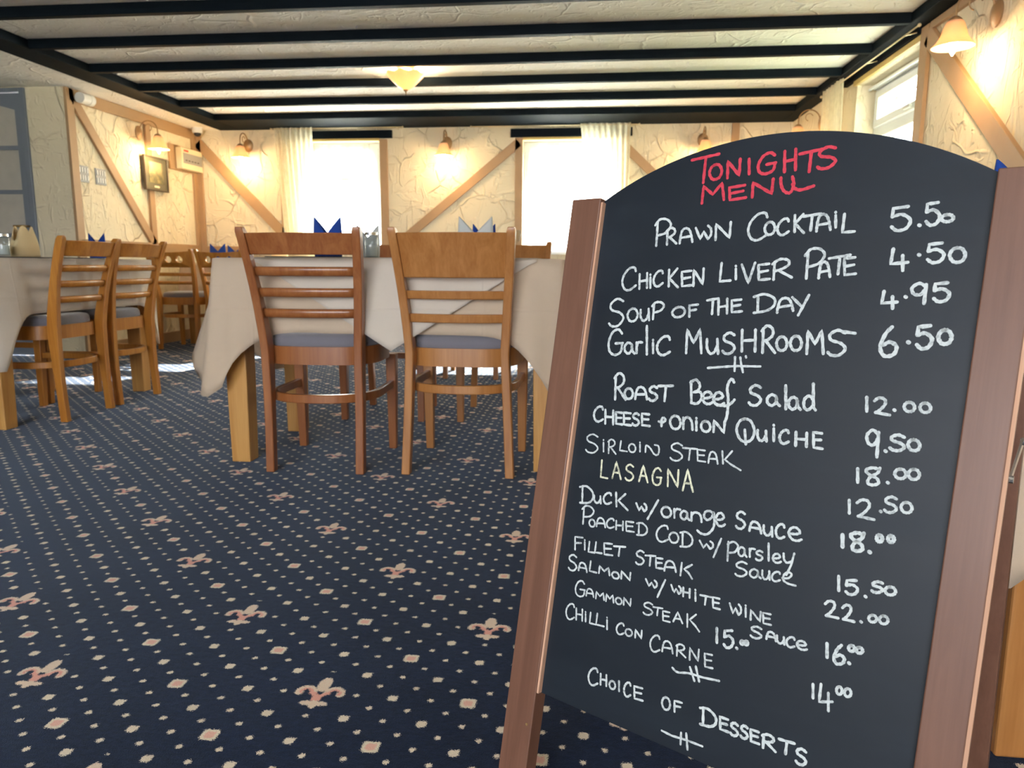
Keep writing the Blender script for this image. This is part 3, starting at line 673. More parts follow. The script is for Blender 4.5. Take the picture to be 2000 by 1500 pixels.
# arched head
N_ = 14
top = [(a+(b-a)*i/N_, 1.945+0.06*math.sin(PI*i/N_)) for i in range(N_+1)]
for i in range(N_):
    (xa_, za_), (xb2, zb2) = top[i], top[i+1]
    lf.add([(xa_, yA, za_), (xb2, yA, zb2), (xb2, yA, 2.07), (xa_, yA, 2.07), (xa_, yB_, za_), (xb2, yB_, zb2), (xb2, yB_, 2.07), (xa_, yB_, 2.07)],
           [(0, 1, 2, 3), (7, 6, 5, 4), (0, 4, 5, 1)])
leaf = lf.obj('door_leaf', M['grey_paint'], door)
xm = (a+b)/2+0.08
for zz in (1.66, 1.32, 0.98, 0.64): MB().box((a, yA+0.004, zz-0.016), (b, yB_-0.004, zz+0.016)).obj('glazing_bar', M['grey_paint'], door, bevel=0.003)
MB().box((xm-0.1, yA+0.005, 0.3), (xm-0.07, yB_-0.005, 1.644)).obj('glazing_bar', M['grey_paint'], door, bevel=0.003)
MB().box((a-0.005, yA+0.018, 0.28), (b+0.005, yA+0.024, 2.0)).obj('pane', M['frost'], door)
ly, lx = YD+0.008, dx1-0.035
pl = MB().box((dx1+0.006, YD-0.024, 0.985), (dx1+0.03, YD-0.02, 1.085)).obj('strike_plate', M['brass'], door)
MB().box((dx1+0.012, YD-0.0255, 1.045), (dx1+0.022, YD-0.024, 1.062)).box((dx1+0.012, YD-0.0255, 1.0), (dx1+0.022, YD-0.024, 1.03)).obj('latch_hole', M['dark'], pl)
MB().lathe([(0.001, 0), (0.024, 0), (0.024, 0.004), (0.001, 0.004)], 20).obj('door_sticker', plain('blue_sticker', (0.03, 0.045, 0.14), 0.4), door, label='small round dark blue sticker')
stk = door.children[-1]; stk.rotation_euler = (PI/2, 0, 0); stk.location = (-4.545, YD+0.028, 1.705)
MB().tube([(dx1-0.04, YD+0.01, 1.05), (dx1-0.04, YD-0.035, 1.05), (dx1-0.14, YD-0.035, 1.05)], 0.009).obj('handle', M['brass'], door, smooth=True)

# ================================================================== lights in the room
def bell(n=28):
    prof = [(0.022, 0.0), (0.034, -0.004), (0.042, -0.018), (0.050, -0.045), (0.060, -0.075), (0.076, -0.100), (0.094, -0.118),
            (0.091, -0.120), (0.073, -0.103), (0.056, -0.077), (0.046, -0.046), (0.038, -0.019), (0.030, -0.007), (0.018, -0.004)]
    return MB().lathe(prof, n, cap=False)
def wall_lamp(label, loc, rotz):
    """loc on the wall, local -Y points into the room"""
    t = thing('wall_lamp', label, 'lamp', loc, rotz, 'bell-shaded wall lamps')
    bp = MB()
    for prof in ([(0.001, 0), (0.050, 0), (0.050, 0.008), (0.036, 0.018), (0.014, 0.024), (0.001, 0.026)],):
        rings = [[(r*math.cos(2*PI*j/28), -z, 1.25*r*math.sin(2*PI*j/28)) for j in range(28)] for r, z in prof]
        bp.loft(rings)
    shade_auto(bp.obj('back_plate', M['brass_paint'], t))
    pts = []
    for i in range(17):
        a = PI*i/16
        pts.append((0, -0.10+0.085*math.cos(a)-0.0, 0.02+0.085*math.sin(a)))
    pts = [(0, -0.02, -0.02)]+pts[1:]+[(0, -0.185, -0.02)]
    arm = MB().tube(pts, 0.0055, 8).obj('arm', M['brass_paint'], t, smooth=True)
    sc = [(0, -0.10+0.03*math.cos(q), 0.045+0.03*math.sin(q)) for q in [0.4+i*0.45 for i in range(10)]]
    MB().tube(sc, 0.0035, 6).obj('scroll', M['brass_paint'], arm, smooth=True)
    MB().lathe([(0.001, 0.012), (0.014, 0.010), (0.026, 0.0), (0.036, -0.016), (0.001, -0.016)], 20).obj('shade_cap', M['brass_paint'], t, smooth=True, loc=(0, -0.185, -0.02))
    shade_auto(bell().obj('lamp_shade', M['shade'], t, loc=(0, -0.185, -0.026)), 60)
    b = MB().lathe([(0.001, -0.03), (0.012, -0.035), (0.016, -0.06), (0.021, -0.085), (0.021, -0.110), (0.014, -0.138), (0.003, -0.158)], 14)
    b.obj('bulb', M['bulb'], t, smooth=True, loc=(0, -0.185, -0.026))
    l = bpy.data.lights.new('lamp_light', 'POINT'); l.energy = LAMP_W; l.color = (1.0, 0.68, 0.34); l.shadow_soft_size = 0.03
    lo = bpy.data.objects.new('lamp_light', l); C.objects.link(lo); lo.parent = t; lo.location = (0, -0.185, -0.20)
    return t
LAMP_W = 5.2
lamps = [
    ('wall lamp above the framed picture on the left wall', (XL, 6.49, 1.925), PI/2),
    ('wall lamp on the back wall left of the left window', (-3.52, YB, 1.955), 0),
    ('wall lamp between the two back windows', (-1.455, YB, 1.955), 0),
    ('wall lamp on the back wall half behind the chalkboard arch', (1.03, YB, 1.955), 0),
    ('far wall lamp on the right wall near the corner', (XR, 6.55, 1.935), -PI/2),
    ('nearest large-looking wall lamp at the top right', (XR, 3.875, 1.935), -PI/2),
]
for lab, lc, rz in lamps: wall_lamp(lab, lc, rz)

# ceiling lamp
cl = thing('ceiling_lamp', 'lit glass uplighter ceiling lamp with pointed finial', 'lamp', (-1.365, 5.45, ZC))
MB().lathe([(0.001, 0), (0.065, 0), (0.062, -0.012), (0.03, -0.022), (0.001, -0.022)], 28).obj('ceiling_rose', M['brass'], cl, smooth=True)
prof = [(0.142, -0.052), (0.136, -0.060), (0.118, -0.078), (0.088, -0.108), (0.055, -0.138), (0.026, -0.155), (0.012, -0.158),
        (0.012, -0.154), (0.025, -0.150), (0.052, -0.132), (0.084, -0.102), (0.113, -0.073), (0.130, -0.056), (0.139, -0.050)]
n = 48; rings = []
for r, z in prof:
    rings.append([((r*(1+0.05*(r/0.14)*math.cos(8*2*PI*j/n)))*math.cos(2*PI*j/n), (r*(1+0.05*(r/0.14)*math.cos(8*2*PI*j/n)))*math.sin(2*PI*j/n), z+0.006*(r/0.14)**2*math.cos(8*2*PI*j/n)) for j in range(n)])
MB().loft(rings, False).obj('lamp_shade', M['shade'], cl, smooth=True)
MB().lathe([(0.001, -0.150), (0.018, -0.156), (0.016, -0.164), (0.006, -0.170), (0.004, -0.185), (0.001, -0.196)], 16).obj('finial', M['brass_paint'], cl, smooth=True)
MB().tube([(0, 0, -0.02), (0, 0, -0.155)], 0.005).obj('stem', M['brass'], cl)
for k in (0, 1):
    MB().lathe([(0.001, -0.05), (0.018, -0.06), (0.022, -0.08), (0.012, -0.10), (0.001, -0.105)], 12, c=(0.05*(1-2*k), 0, 0)).obj('bulb', M['bulb'], cl, smooth=True)
l = bpy.data.lights.new('lamp_light', 'POINT'); l.energy = 13; l.color = (1.0, 0.78, 0.46); l.shadow_soft_size = 0.04
lo = bpy.data.objects.new('lamp_light', l); C.objects.link(lo); lo.parent = cl; lo.location = (0, 0, -0.055)

# ================================================================== curtains
def curtain(name, label, x0, x1, xb0, xb1, y, ztop, zbot, folds, mat, axis='x', amp=0.018, group=None):
    """hung sheet; top spans x0..x1, bottom spans xb0..xb1"""
    n = folds*8; rows = 14; mb = MB(); vs = []
    for r in range(rows+1):
        t = r/rows; z = ztop+(zbot-ztop)*t
        for i in range(n+1):
            s = i/n
            xx = (x0+(x1-x0)*s)*(1-t)+(xb0+(xb1-xb0)*s)*t
            yy = amp*(0.6+0.5*t)*math.sin(2*PI*folds*s+0.7*math.sin(5*s+3*t))+0.006*math.sin(23*s+4*t)
            vs.append((xx, y+yy, z) if axis == 'x' else (y+yy, xx, z))
    fs = [(r*(n+1)+i, r*(n+1)+i+1, (r+1)*(n+1)+i+1, (r+1)*(n+1)+i) for r in range(rows) for i in range(n)]
    o = mb.add(vs, fs).obj(name, M[mat], smooth=True)
    tag(o, label, 'curtain', group)
    return o
def rod(label, p, q, brk):
    p, q = Vector(p), Vector(q)
    t = thing('curtain_rod', label, 'curtain rod', p)
    d = q-p
    MB().tube([(0, 0, 0), d], 0.0045, 8).obj('pole', M['rod'], t, smooth=True)
    for e in (Vector((0, 0, 0)), d):
        MB().lathe([(0.001, -0.011), (0.008, -0.007), (0.011, 0), (0.008, 0.007), (0.001, 0.011)], 12, c=tuple(e)).obj('finial', M['rod'], t, smooth=True)
    for f_, off in brk:
        c = d*f_
        MB().tube([c, c+Vector(off)*0.6+Vector((0, 0, 0.0)), c+Vector(off)], 0.004, 6).obj('bracket', M['rod'], t)
    return t
rod('thin brass curtain rod over the left back window', (-3.23, YB-0.10, 2.098), (-1.88, YB-0.10, 2.098), [(0.05, (0, 0.10, 0)), (0.95, (0, 0.10, 0))])
rod('thin brass curtain rod over the right back window', (-1.20, YB-0.10, 2.092), (0.42, YB-0.10, 2.092), [(0.05, (0, 0.10, 0)), (0.95, (0, 0.10, 0))])
rod('brass curtain rod along the black beam at the right window', (1.76, 4.50, 2.075), (1.76, 6.25, 2.075), [(0.11, (0.085, 0, 0.02)), (0.45, (0.085, 0, 0.02)), (0.95, (0.085, 0, 0.02))])
curtain('curtain', 'cream sheer curtain gathered left of the left back window', -3.20, -2.80, -3.13, -2.78, YB-0.10, 2.115, 0.86, 8, 'voile')
curtain('curtain', 'cream sheer curtain gathered right of the right back window', -0.14, 0.34, 0.02, 0.33, YB-0.10, 2.12, 0.86, 9, 'voile')
curtain('curtain', 'cream sheer curtain hanging beyond the right wall window', 5.76, 6.18, 5.78, 6.12, 1.76, 2.10, 0.86, 7, 'voile', 'y')
curtain('net_curtain', 'white net added over the left back window to narrow the sun', W1[0]+0.02, W1[1]-0.13, W1[0]+0.02, W1[1]-0.13, YB+0.085, 1.97, 0.93, 7, 'net', 'x', 0.008)  # added net, stops short of the jamb to leave a narrow sun strip
curtain('net_curtain', 'white net covering the right back window', W2[0]+0.02, W2[1]-0.02, W2[0]+0.02, W2[1]-0.02, YB+0.085, 1.96, 0.93, 9, 'net', 'x', 0.008)
curtain('net_curtain', 'narrow pale yellow net drawn to the near side of the right window', WR[0]+0.01, WR[0]+0.13, WR[0]+0.01, WR[0]+0.13, XR+0.085, 2.02, 0.98, 3, 'voile', 'y', 0.012)

# ================================================================== wall fittings
sp_ = thing('wall_fitting', 'small grey cylindrical fitting high on the left corner post', 'fitting', (XL+0.035, 5.63, 2.045))
def cyl_y(r, y0_, y1_, n=24):
    return MB().loft([[(r*math.cos(2*PI*j/n), yy, r*math.sin(2*PI*j/n)) for j in range(n)] for yy in (y0_, y1_)])
cyl_y(0.042, 0.0, 0.09).obj('body', M['white_plastic'], sp_, smooth=False, loc=(0.04, 0, 0)); shade_auto(sp_.children[-1])
cyl_y(0.045, 0.09, 0.135).obj('end_cap', M['white_plastic'], sp_, loc=(0.04, 0, 0)); shade_auto(sp_.children[-1])
MB().box((-0.035, 0.02, -0.02), (0.01, 0.08, 0.02)).obj('bracket', M['grey_plastic'], sp_)
for i, (yc, lab) in enumerate(((5.695, 'metal switch plate nearest the left corner post'), (5.91, 'metal switch plate to the right of its twin, beside the brace'))):
    t = thing('switch_plate', lab, 'light switch', (XL, yc, 1.472), 0, 'switch plates on the left wall')
    MB().box((0, -0.065, -0.065), (0.008, 0.065, 0.065)).obj('plate', M['grey_plastic'], t, bevel=0.002)
    for r_ in (0, 1):
        for c_ in range(4):
            y_ = -0.045+c_*0.03; z_ = 0.03-r_*0.06
            MB().box((0.008, y_-0.008, z_-0.02), (0.013, y_+0.008, z_+0.02)).obj('rocker', M['white_plastic'], t, bevel=0.001)
pic = thing('picture_frame', 'small dark framed landscape print under the lamp on the left wall', 'picture', (XL+0.03, 6.66, 1.585))
f = MB(); hw, hh, fwd = 0.185, 0.155, 0.014
f.box((0, -hw, -hh), (0.02, -hw+fwd, hh)); f.box((0, hw-fwd, -hh), (0.02, hw, hh)); f.box((0, -hw+fwd, -hh), (0.02, hw-fwd, -hh+fwd)); f.box((0, -hw+fwd, hh-fwd), (0.02, hw-fwd, hh))
f.obj('frame', plain('dark_bronze_frame', (0.05, 0.035, 0.02), 0.35), pic, bevel=0.002)
def print_mat():
    t = NT('landscape_print', 0.3)
    v = t.mapping()
    n = t.noise(v, 18, 5, 0.65)
    sx = t.new('ShaderNodeSeparateXYZ'); t.nt.links.new(v, sx.inputs[0])
    base = t.ramp(n, [(0.3, (0.03, 0.04, 0.02)), (0.55, (0.14, 0.13, 0.05)), (0.75, (0.34, 0.30, 0.14))])
    sky = t.m('MULTIPLY', t.m('MULTIPLY', t.m('ADD', sx.outputs[2], 0.01), 14, clamp=True), t.m('LESS_THAN', t.m('ABSOLUTE', sx.outputs[1]), 0.09))
    t.color(t.mix(t.m('MULTIPLY', sky, 0.55), base, (0.50, 0.43, 0.20)))
    return t.mat
MB().box((0.004, -0.172, -0.142), (0.010, 0.172, 0.142)).obj('mount', plain('olive_mount', (0.085, 0.08, 0.045), 0.5), pic)
MB().box((0.010, -0.115, -0.085), (0.012, 0.115, 0.105)).obj('print', print_mat(), pic)
MB().box((0.010, -0.04, -0.125), (0.012, 0.04, -0.108)).obj('caption_card', M['cream_plastic'], pic)
bx = thing('alarm_panel', 'cream fire alarm panel with grey window on a tan backboard', 'alarm panel', (XL, 7.235, 1.785))
MB().box((0, -0.29, -0.115), (0.02, 0.20, 0.125)).obj('backboard', M['timber'], bx, bevel=0.002)
MB().box((0.02, -0.19, -0.10), (0.085, 0.20, 0.105)).obj('casing', M['cream_plastic'], bx, bevel=0.006)
MB().box((0.085, -0.165, -0.045), (0.088, 0.185, 0.055)).obj('display', M['grey_plastic'], bx)
MB().box((0.085, -0.15, 0.068), (0.088, -0.07, 0.085)).obj('warning_label', M['red'], bx)
for k in range(5): MB().box((0.088, -0.13+k*0.055, -0.02), (0.09, -0.10+k*0.055, -0.01)).obj('indicator', M['dark'], bx)
dc = thing('dome_camera', 'small white dome camera in the far left ceiling corner', 'camera', (XL+0.11, YB-0.13, ZS))
MB().lathe([(0.001, 0), (0.052, 0), (0.052, -0.03), (0.046, -0.05), (0.001, -0.05)], 24).obj('housing', M['white_plastic'], dc, smooth=False); shade_auto(dc.children[-1])
MB().lathe([(0.036, -0.05), (0.034, -0.065), (0.022, -0.08), (0.001, -0.085)], 20).obj('lens_dome', M['dark'], dc, smooth=True)

# ================================================================== chairs
def slab_x(hw0, z0, z1, yfun, xfun, th, bow, nseg=14, nrow=3, roundz=0.0):
    """curved rail between two posts. xfun(z) half span, yfun(z) mid-post y, bows to -Y"""
    rings = []
    for i in range(nseg+1):
        s = -1+2*i/nseg; ring = []
        prof = [(z0+(z1-z0)*k/nrow, -th/2) for k in range(nrow+1)]+[(z1-(z1-z0)*k/nrow, th/2) for k in range(nrow+1)]
        if roundz:
            zc, hh = (z0+z1)/2, (z1-z0)/2
            prof = [(zc+hh*math.sin(q), -th/2*math.cos(q)) for q in [(-PI/2)+PI*k/6 for k in range(7)]] + \
                   [(zc-hh*math.sin(q), th/2*math.cos(q)) for q in [(-PI/2)+PI*k/6 for k in range(1, 6)]]
        for z, dy in prof:
            ring.append((s*xfun(z), yfun(z)+dy-bow*(1-s*s), z))
        rings.append(ring)
    return MB().loft(rings)

def sup(a, b, n, e=2.7, y0=0.0, t0=0, t1=2*PI):
    out = []
    for i in range(n):
        t = t0+(t1-t0)*i/n
        c, s = math.cos(t), math.sin(t)
        out.append((a*math.copysign(abs(c)**(2/e), c), y0+b*math.copysign(abs(s)**(2/e), s)))
    return out

def make_chair(name, label, mat, kind, feet=0.172, group=None):
    t = thing(name, label, 'chair', (0, 0, 0), 0, group)
    mt = M[mat]
    topx, seatx = 0.206, 0.172
    def px(z):   # centre-line x of the rear posts
        if z < 0.45: return feet+(seatx-feet)*(z/0.45)
        q = (z-0.45)/0.45; return seatx+(topx-seatx)*q**1.1
    def py(z):
        if z < 0.45: return -0.210+0.018*math.sin(PI/2*z/0.45)
        q = (z-0.45)/0.45; return -0.192-0.05*q-0.06*q*q
    zt = 0.886
    for s in (-1, 1):
        rings = []
        for z in [0, 0.08, 0.18, 0.28, 0.38, 0.45, 0.52, 0.60, 0.68, 0.76, 0.84, 0.87, zt]:
            wx = 0.030 if z > 0.5 else 0.030+0.002*(0.5-z)
            wy = 0.036+0.018*math.exp(-((z-0.45)/0.16)**2)
            if z == zt: wx *= 0.8; wy *= 0.7
            x, y = s*px(z), py(z)
            rings.append([(x-wx/2, y-wy/2, z), (x+wx/2, y-wy/2, z), (x+wx/2, y+wy/2, z), (x-wx/2, y+wy/2, z)])
        o = MB().loft(rings).obj('rear_post', mt, t, bevel=0.003); shade_auto(o, 30)
        # front legs
        rings = []
        for z, wd in ((0, 0.030), (0.25, 0.038), (0.40, 0.042)):
            x, y = s*(0.195 - 0.004*(0.4-z)), 0.175+0.02*(0.4-z)
            rings.append([(x-wd/2, y-wd/2, z), (x+wd/2, y-wd/2, z), (x+wd/2, y+wd/2, z), (x-wd/2, y+wd/2, z)])
        MB().loft(rings).obj('front_leg', mt, t, bevel=0.003)
    xin = lambda z: px(z)-0.012
    if kind == 'ladder':
        shade_auto(slab_x(0, 0.793, 0.866, lambda z: py(z)+0.004, xin, 0.020, 0.030, 16, 4).obj('crest_rail', mt, t, bevel=0.003), 40)
        for a, b in ((0.719, 0.752), (0.645, 0.678), (0.571, 0.604)):
            slab_x(0, a, b, lambda z: py(z)+0.004, xin, 0.020, 0.026, 14, 3, 1).obj('slat', mt, t, smooth=True)
    elif kind == 'panel':
        shade_auto(slab_x(0, 0.717, 0.868, lambda z: py(z)+0.004, xin, 0.020, 0.034, 16, 5).obj('crest_rail', mt, t, bevel=0.003), 40)
        for a, b in ((0.642, 0.672), (0.559, 0.590)):
            slab_x(0, a, b, lambda z: py(z)+0.004, xin, 0.020, 0.028, 14, 3).obj('slat', mt, t, bevel=0.004)
            shade_auto(t.children[-1], 40)
    else:
        # crest with three round holes: a flat filled curve, bent afterwards
        cu = bpy.data.curves.new('crest_rail', 'CURVE'); cu.dimensions = '2D'; cu.fill_mode = 'BOTH'; cu.extrude = 0.010
        def spline(pts):
            sp = cu.splines.new('POLY'); sp.points.add(len(pts)-1)
            for q, p in zip(sp.points, pts): q.co = (p[0], p[1], 0, 1)
            sp.use_cyclic_u = True
        zl, zh = 0.728, 0.868
        nn = 18
        outer = [(-xin(zl)+2*xin(zl)*i/nn, zl) for i in range(nn+1)]+[(xin(zh)-2*xin(zh)*i/nn, zh-0.012*(1-(1-2*i/nn)**2)) for i in range(nn+1)]
        spline(outer)
        for cx in (-0.095, 0, 0.095):
            spline([(cx+0.029*math.cos(2*PI*k/20), 0.797+0.029*math.sin(2*PI*k/20)) for k in range(20)])
        tmp = bpy.data.objects.new('tmp', cu); C.objects.link(tmp)
        dg = bpy.context.evaluated_depsgraph_get()
        me = bpy.data.meshes.new_from_object(tmp.evaluated_get(dg)); bpy.data.objects.remove(tmp)
        for v in me.vertices:
            x, z, d = v.co.x, v.co.y, v.co.z
            v.co = (x, py(z)+0.004+d-0.032*(1-(x/xin(z))**2), z)
        me.materials.clear(); me.materials.append(mt)
        o = bpy.data.objects.new('crest_rail', me); C.objects.link(o); o.parent = t
        for a, b in ((0.652, 0.682), (0.578, 0.608)):
            slab_x(0, a, b, lambda z: py(z)+0.004, xin, 0.020, 0.028, 14, 3, 1).obj('slat', mt, t, smooth=True)
    # seat frame (rounded hoop of bent wood), open inside
    n = 44
    out_, inn = sup(0.212, 0.198, n, 3.2, 0.005), sup(0.190, 0.176, n, 3.2, 0.005)
    zb, zt2 = 0.398, 0.464
    mb = MB(); vs = []
    for (o_, i_) in zip(out_, inn): vs += [(o_[0], o_[1], zb), (o_[0], o_[1], zt2), (i_[0], i_[1], zt2), (i_[0], i_[1], zb)]
    fs = []
    for i in range(n):
        j = (i+1) % n
        for k in range(4): fs.append((i*4+k, i*4+(k+1) % 4, j*4+(k+1) % 4, j*4+k))
    shade_auto(mb.add(vs, fs).obj('seat_frame', mt, t), 40)
    # cushion
    rings = []
    for z, k in ((0.455, 0.95), (0.464, 0.995), (0.480, 1.0), (0.497, 0.985), (0.506, 0.94), (0.511, 0.82), (0.513, 0.55), (0.515, 0.25), (0.5155, 0.04)):
        rings.append([(x, y, z) for x, y in sup(0.205*k, 0.190*k, 40, 3.0, 0.008)])
    MB().loft(rings).obj('cushion', M['cushion'], t, smooth=True)
    # hoop stretcher, open at the front
    zs = 0.275 if kind == 'ladder' else (0.318 if kind == 'panel' else 0.30)
    pts = [(-0.195, 0.165, zs)]
    for i in range(25):
        a = PI+PI*i/24
        c, s_ = math.cos(a), math.sin(a)
        pts.append((0.198*math.copysign(abs(c)**(2/2.4), c), -0.02+0.190*math.copysign(abs(s_)**(2/2.4), s_), zs))
    pts.append((0.195, 0.165, zs))
    shade_auto(MB().ribbon(pts, 0.019, 0.032).obj('stretcher', mt, t, bevel=0.003), 40)
    return t

c1 = make_chair('dining_chair', 'reddish ladder-back dining chair, left of the two at the centre table', 'red_beech', 'ladder', 0.169)
c1.location = (-1.003, 2.745, 0); c1.rotation_euler = (0, 0, 0.02)
c2 = make_chair('dining_chair', 'dining chair with tall solid crest panel, right one at the centre table', 'gold_beech', 'panel', 0.192)
c2.location = (-0.468, 2.765, 0); c2.rotation_euler = (0, 0, -0.015)
c3 = make_chair('dining_chair', 'amber ladder-back chair nearest on the aisle side of the left table', 'amber_beech', 'ladder', 0.172)
c3.location = (-2.735, 3.398, 0); c3.rotation_euler = (0, 0, PI/2+0.02)
dup(c3, (-2.750, 3.848, 0), PI/2-0.015, 'amber ladder-back chair farther on the aisle side of the left table')
c4 = make_chair('dining_chair', 'amber chair with three-hole crest, left of the pair by the far corner table', 'amber_beech', 'holes', 0.18)
c4.location = (-3.66, 6.395, 0)
dup(c4, (-3.21, 6.405, 0), 0.0, 'amber chair with three-hole crest, right of the pair by the far corner table')
dup(c3, (-3.40, 3.37, 0), -PI/2, 'amber chair tucked into the wall side of the left table, nearer one', 'chairs on the wall side of the left table')
dup(c3, (-3.40, 3.83, 0), -PI/2, 'amber chair tucked into the wall side of the left table, farther one', 'chairs on the wall side of the left table')
dup(c2, (-0.432, 3.665, 0), PI, 'chair on the far side of the centre table, its crest corner showing at the right')
dup(c1, (-1.010, 3.645, 0), PI, 'chair on the far side of the centre table, behind the left chair')
dup(c3, (-0.80, 5.05, 0), 0.0, 'chair at the middle back table, only its legs showing')

# ================================================================== tables
def make_table(label, x0, x1, y0, y1, ztop, leg=0.082, inset=0.03, wm='pine'):
    t = thing('dining_table', label, 'table', ((x0+x1)/2, (y0+y1)/2, 0))
    hx, hy = (x1-x0)/2, (y1-y0)/2
    MB().box((-hx, -hy, ztop-0.03), (hx, hy, ztop)).obj('tabletop', M[wm], t, bevel=0.004)
    MB().box((-hx+0.08, -hy+0.06, ztop-0.11), (hx-0.08, -hy+0.08, ztop-0.03)).box((-hx+0.08, hy-0.08, ztop-0.11), (hx-0.08, hy-0.06, ztop-0.03)) \
        .box((-hx+0.06, -hy+0.06, ztop-0.11), (-hx+0.08, hy-0.06, ztop-0.03)).box((hx-0.08, -hy+0.06, ztop-0.11), (hx-0.06, hy-0.06, ztop-0.03)).obj('apron', M[wm], t)
    for sx in (-1, 1):
        for sy in (-1, 1):
            cx, cy = sx*(hx-inset-leg/2), sy*(hy-inset-leg/2)
            rings = []
            for z, k in ((0, 0.90), (0.35, 1.0), (ztop-0.03, 1.0)):
                h = leg/2*k; rings.append([(cx-h, cy-h, z), (cx+h, cy-h, z), (cx+h, cy+h, z), (cx-h, cy+h, z)])
            MB().loft(rings).obj('leg', M[wm], t, bevel=0.004)
    return t

def front_off(t): return 0.010+0.030*t

def cloth(label, x0, x1, y0, y1, ztop, drop, corner, mat='cloth', cornerx=0.10, seed=0, group=None, reach=0.26):
    rnd = random.Random(seed)
    ph = [rnd.uniform(0, 6.28) for _ in range(8)]
    r = 0.02
    # perimeter points with normals
    pts = []
    def edge(a, b, nrm, n):
        L = (b-a).length
        for i in range(n):
            s = (i+0.5)/n; p = a+(b-a)*s
            d = min(s, 1-s)*L
            pts.append((p, nrm, d))
    A, B, Cc, D = Vector((x0, y0, 0)), Vector((x1, y0, 0)), Vector((x1, y1, 0)), Vector((x0, y1, 0))
    cs_ = [(A, B, Vector((0, -1, 0))), (B, Cc, Vector((1, 0, 0))), (Cc, D, Vector((0, 1, 0))), (D, A, Vector((-1, 0, 0)))]
    for i, (a, b, nr_) in enumerate(cs_):
        n = max(16, int((b-a).length/0.03)); dr = (b-a).normalized()
        edge(a+dr*r, b-dr*r, nr_, n)
        nn = cs_[(i+1) % 4][2]
        for k in range(1, 6):
            q = k/6; nv = (nr_*math.cos(q*PI/2)+nn*math.sin(q*PI/2)).normalized()
            cen = b-dr*r-nr_*r*1.0
            pts.append((cen+nv*r, nv, 0.0))
    K = len(pts); R_ = 12
    vs = []
    zz = ztop
    for p, nv, d in pts: vs.append((p.x-nv.x*0.012, p.y-nv.y*0.012, zz))
    per = 0.0
    for k in range(R_+1):
        t = k/R_
        for i, (p, nv, d) in enumerate(pts):
            c = max(0.0, 1-d/reach)
            L = drop+(corner-drop)*(c**3)
            s = i/K*2*PI
            fold = 0.010*math.sin(9*s+ph[0])+0.007*math.sin(17*s+ph[1])+0.004*math.sin(31*s+ph[2])
            fold *= (1-c*0.5)
            crease = -0.030*math.exp(-((d-0.085)/0.035)**2)*(1 if d > 0 else 0)   # valley either side of the corner cone
            side = abs(nv.x) > 0.8 and d > 0
            cone = (1.0 if side else 0.35)*math.exp(-((d-0.07)/0.065)**2) if d > 0 else 0.38
            off = 0.004+t*(0.010+cornerx*cone)+fold*(0.45+0.55*c)*t**1.2
            off = max(off, 0.003)
            z = zz-0.004-L*t
            if k == 0: z = zz-0.002
            vs.append((p.x+nv.x*off, p.y+nv.y*off, z))
    fs = []
    for k in range(R_+1):
        for i in range(K):
            j = (i+1) % K
            fs.append((k*K+i, k*K+j, (k+1)*K+j, (k+1)*K+i))
    ctr = len(vs); vs.append(((x0+x1)/2, (y0+y1)/2, zz))
    for i in range(K): fs.append((ctr, (i+1) % K, i))
    o = MB().add(vs, fs).obj('tablecloth', M[mat], smooth=True)
    so = o.modifiers.new('thickness', 'SOLIDIFY'); so.thickness = 0.0015; so.offset = 1
    tag(o, label, 'tablecloth', group)
    return o

TZ = 0.778
make_table('pine dining table with thick square legs in the centre', -1.396, -0.106, 2.615, 3.26, TZ, 0.082, 0.016)
cloth('cream tablecloth on the centre table with long hanging corners', -1.399, -0.103, 2.612, 3.263, TZ+0.004, 0.268, 0.505, 'cloth', 0.150, 3, reach=0.32)
# overlay cloth: square turned so one point hangs down between the two chairs
def overlay():
    zt = TZ+0.0065; yf = 2.612
    cx, half = -0.712, 0.52
    nx, nz = 36, 12; vs = []; fs = []
    top_pts = []
    rows = [(0.0, None)]
    for i in range(nx+1):
        s = -1+2*i/nx; x = cx+half*s
        L = max(0.006, 0.325*(1-abs(s)))
        col = [(x, yf+0.30, zt), (x, yf+0.004, zt), (x, yf-0.010, zt-0.006)]
        for k in range(1, nz+1):
            t = k/nz; z = zt-0.006-L*t
            tt = (zt-z)/0.30
            off = 0.016+0.036*tt+0.004*math.sin(7*s+3)*tt
            col.append((x, yf-off, z))
        vs += col
    m_ = nz+3
    for i in range(nx):
        for k in range(m_-1): fs.append((i*m_+k, (i+1)*m_+k, (i+1)*m_+k+1, i*m_+k+1))
    o = MB().add(vs, fs).obj('overlay_cloth', M['cloth2'], smooth=True)
    so = o.modifiers.new('thickness', 'SOLIDIFY'); so.thickness = 0.0015; so.offset = 1
    tag(o, 'cream overlay cloth with one point hanging between the two centre chairs', 'tablecloth')
overlay()
make_table('pine table on the left under a pale cloth', -3.37, -2.625, 2.985, 4.185, TZ)
cloth('pale cream tablecloth on the left table with pointed corners', -3.374, -2.621, 2.981, 4.189, TZ+0.004, 0.255, 0.50, 'cloth2', 0.02, 9, reach=0.20)
make_table('far corner table by the back wall under a cream cloth', -3.86, -2.75, 6.62, 7.28, 0.765)
cloth('cream tablecloth on the far corner table', -3.864, -2.746, 6.616, 7.284, 0.769, 0.26, 0.40, 'cloth', 0.07, 5)
make_table('middle back table, mostly hidden by the centre table', -1.35, -0.15, 5.28, 5.95, 0.765)
cloth('cream tablecloth on the hidden middle back table', -1.354, -0.146, 5.276, 5.954, 0.769, 0.24, 0.36, 'cloth', 0.06, 6)
make_table('pine table at the right edge behind the chalkboard', 0.613, 1.50, 1.085, 1.83, TZ, 0.085, 0.03, 'gold_beech')  # leg's shade put into the colour: darker, more orange wood than pine
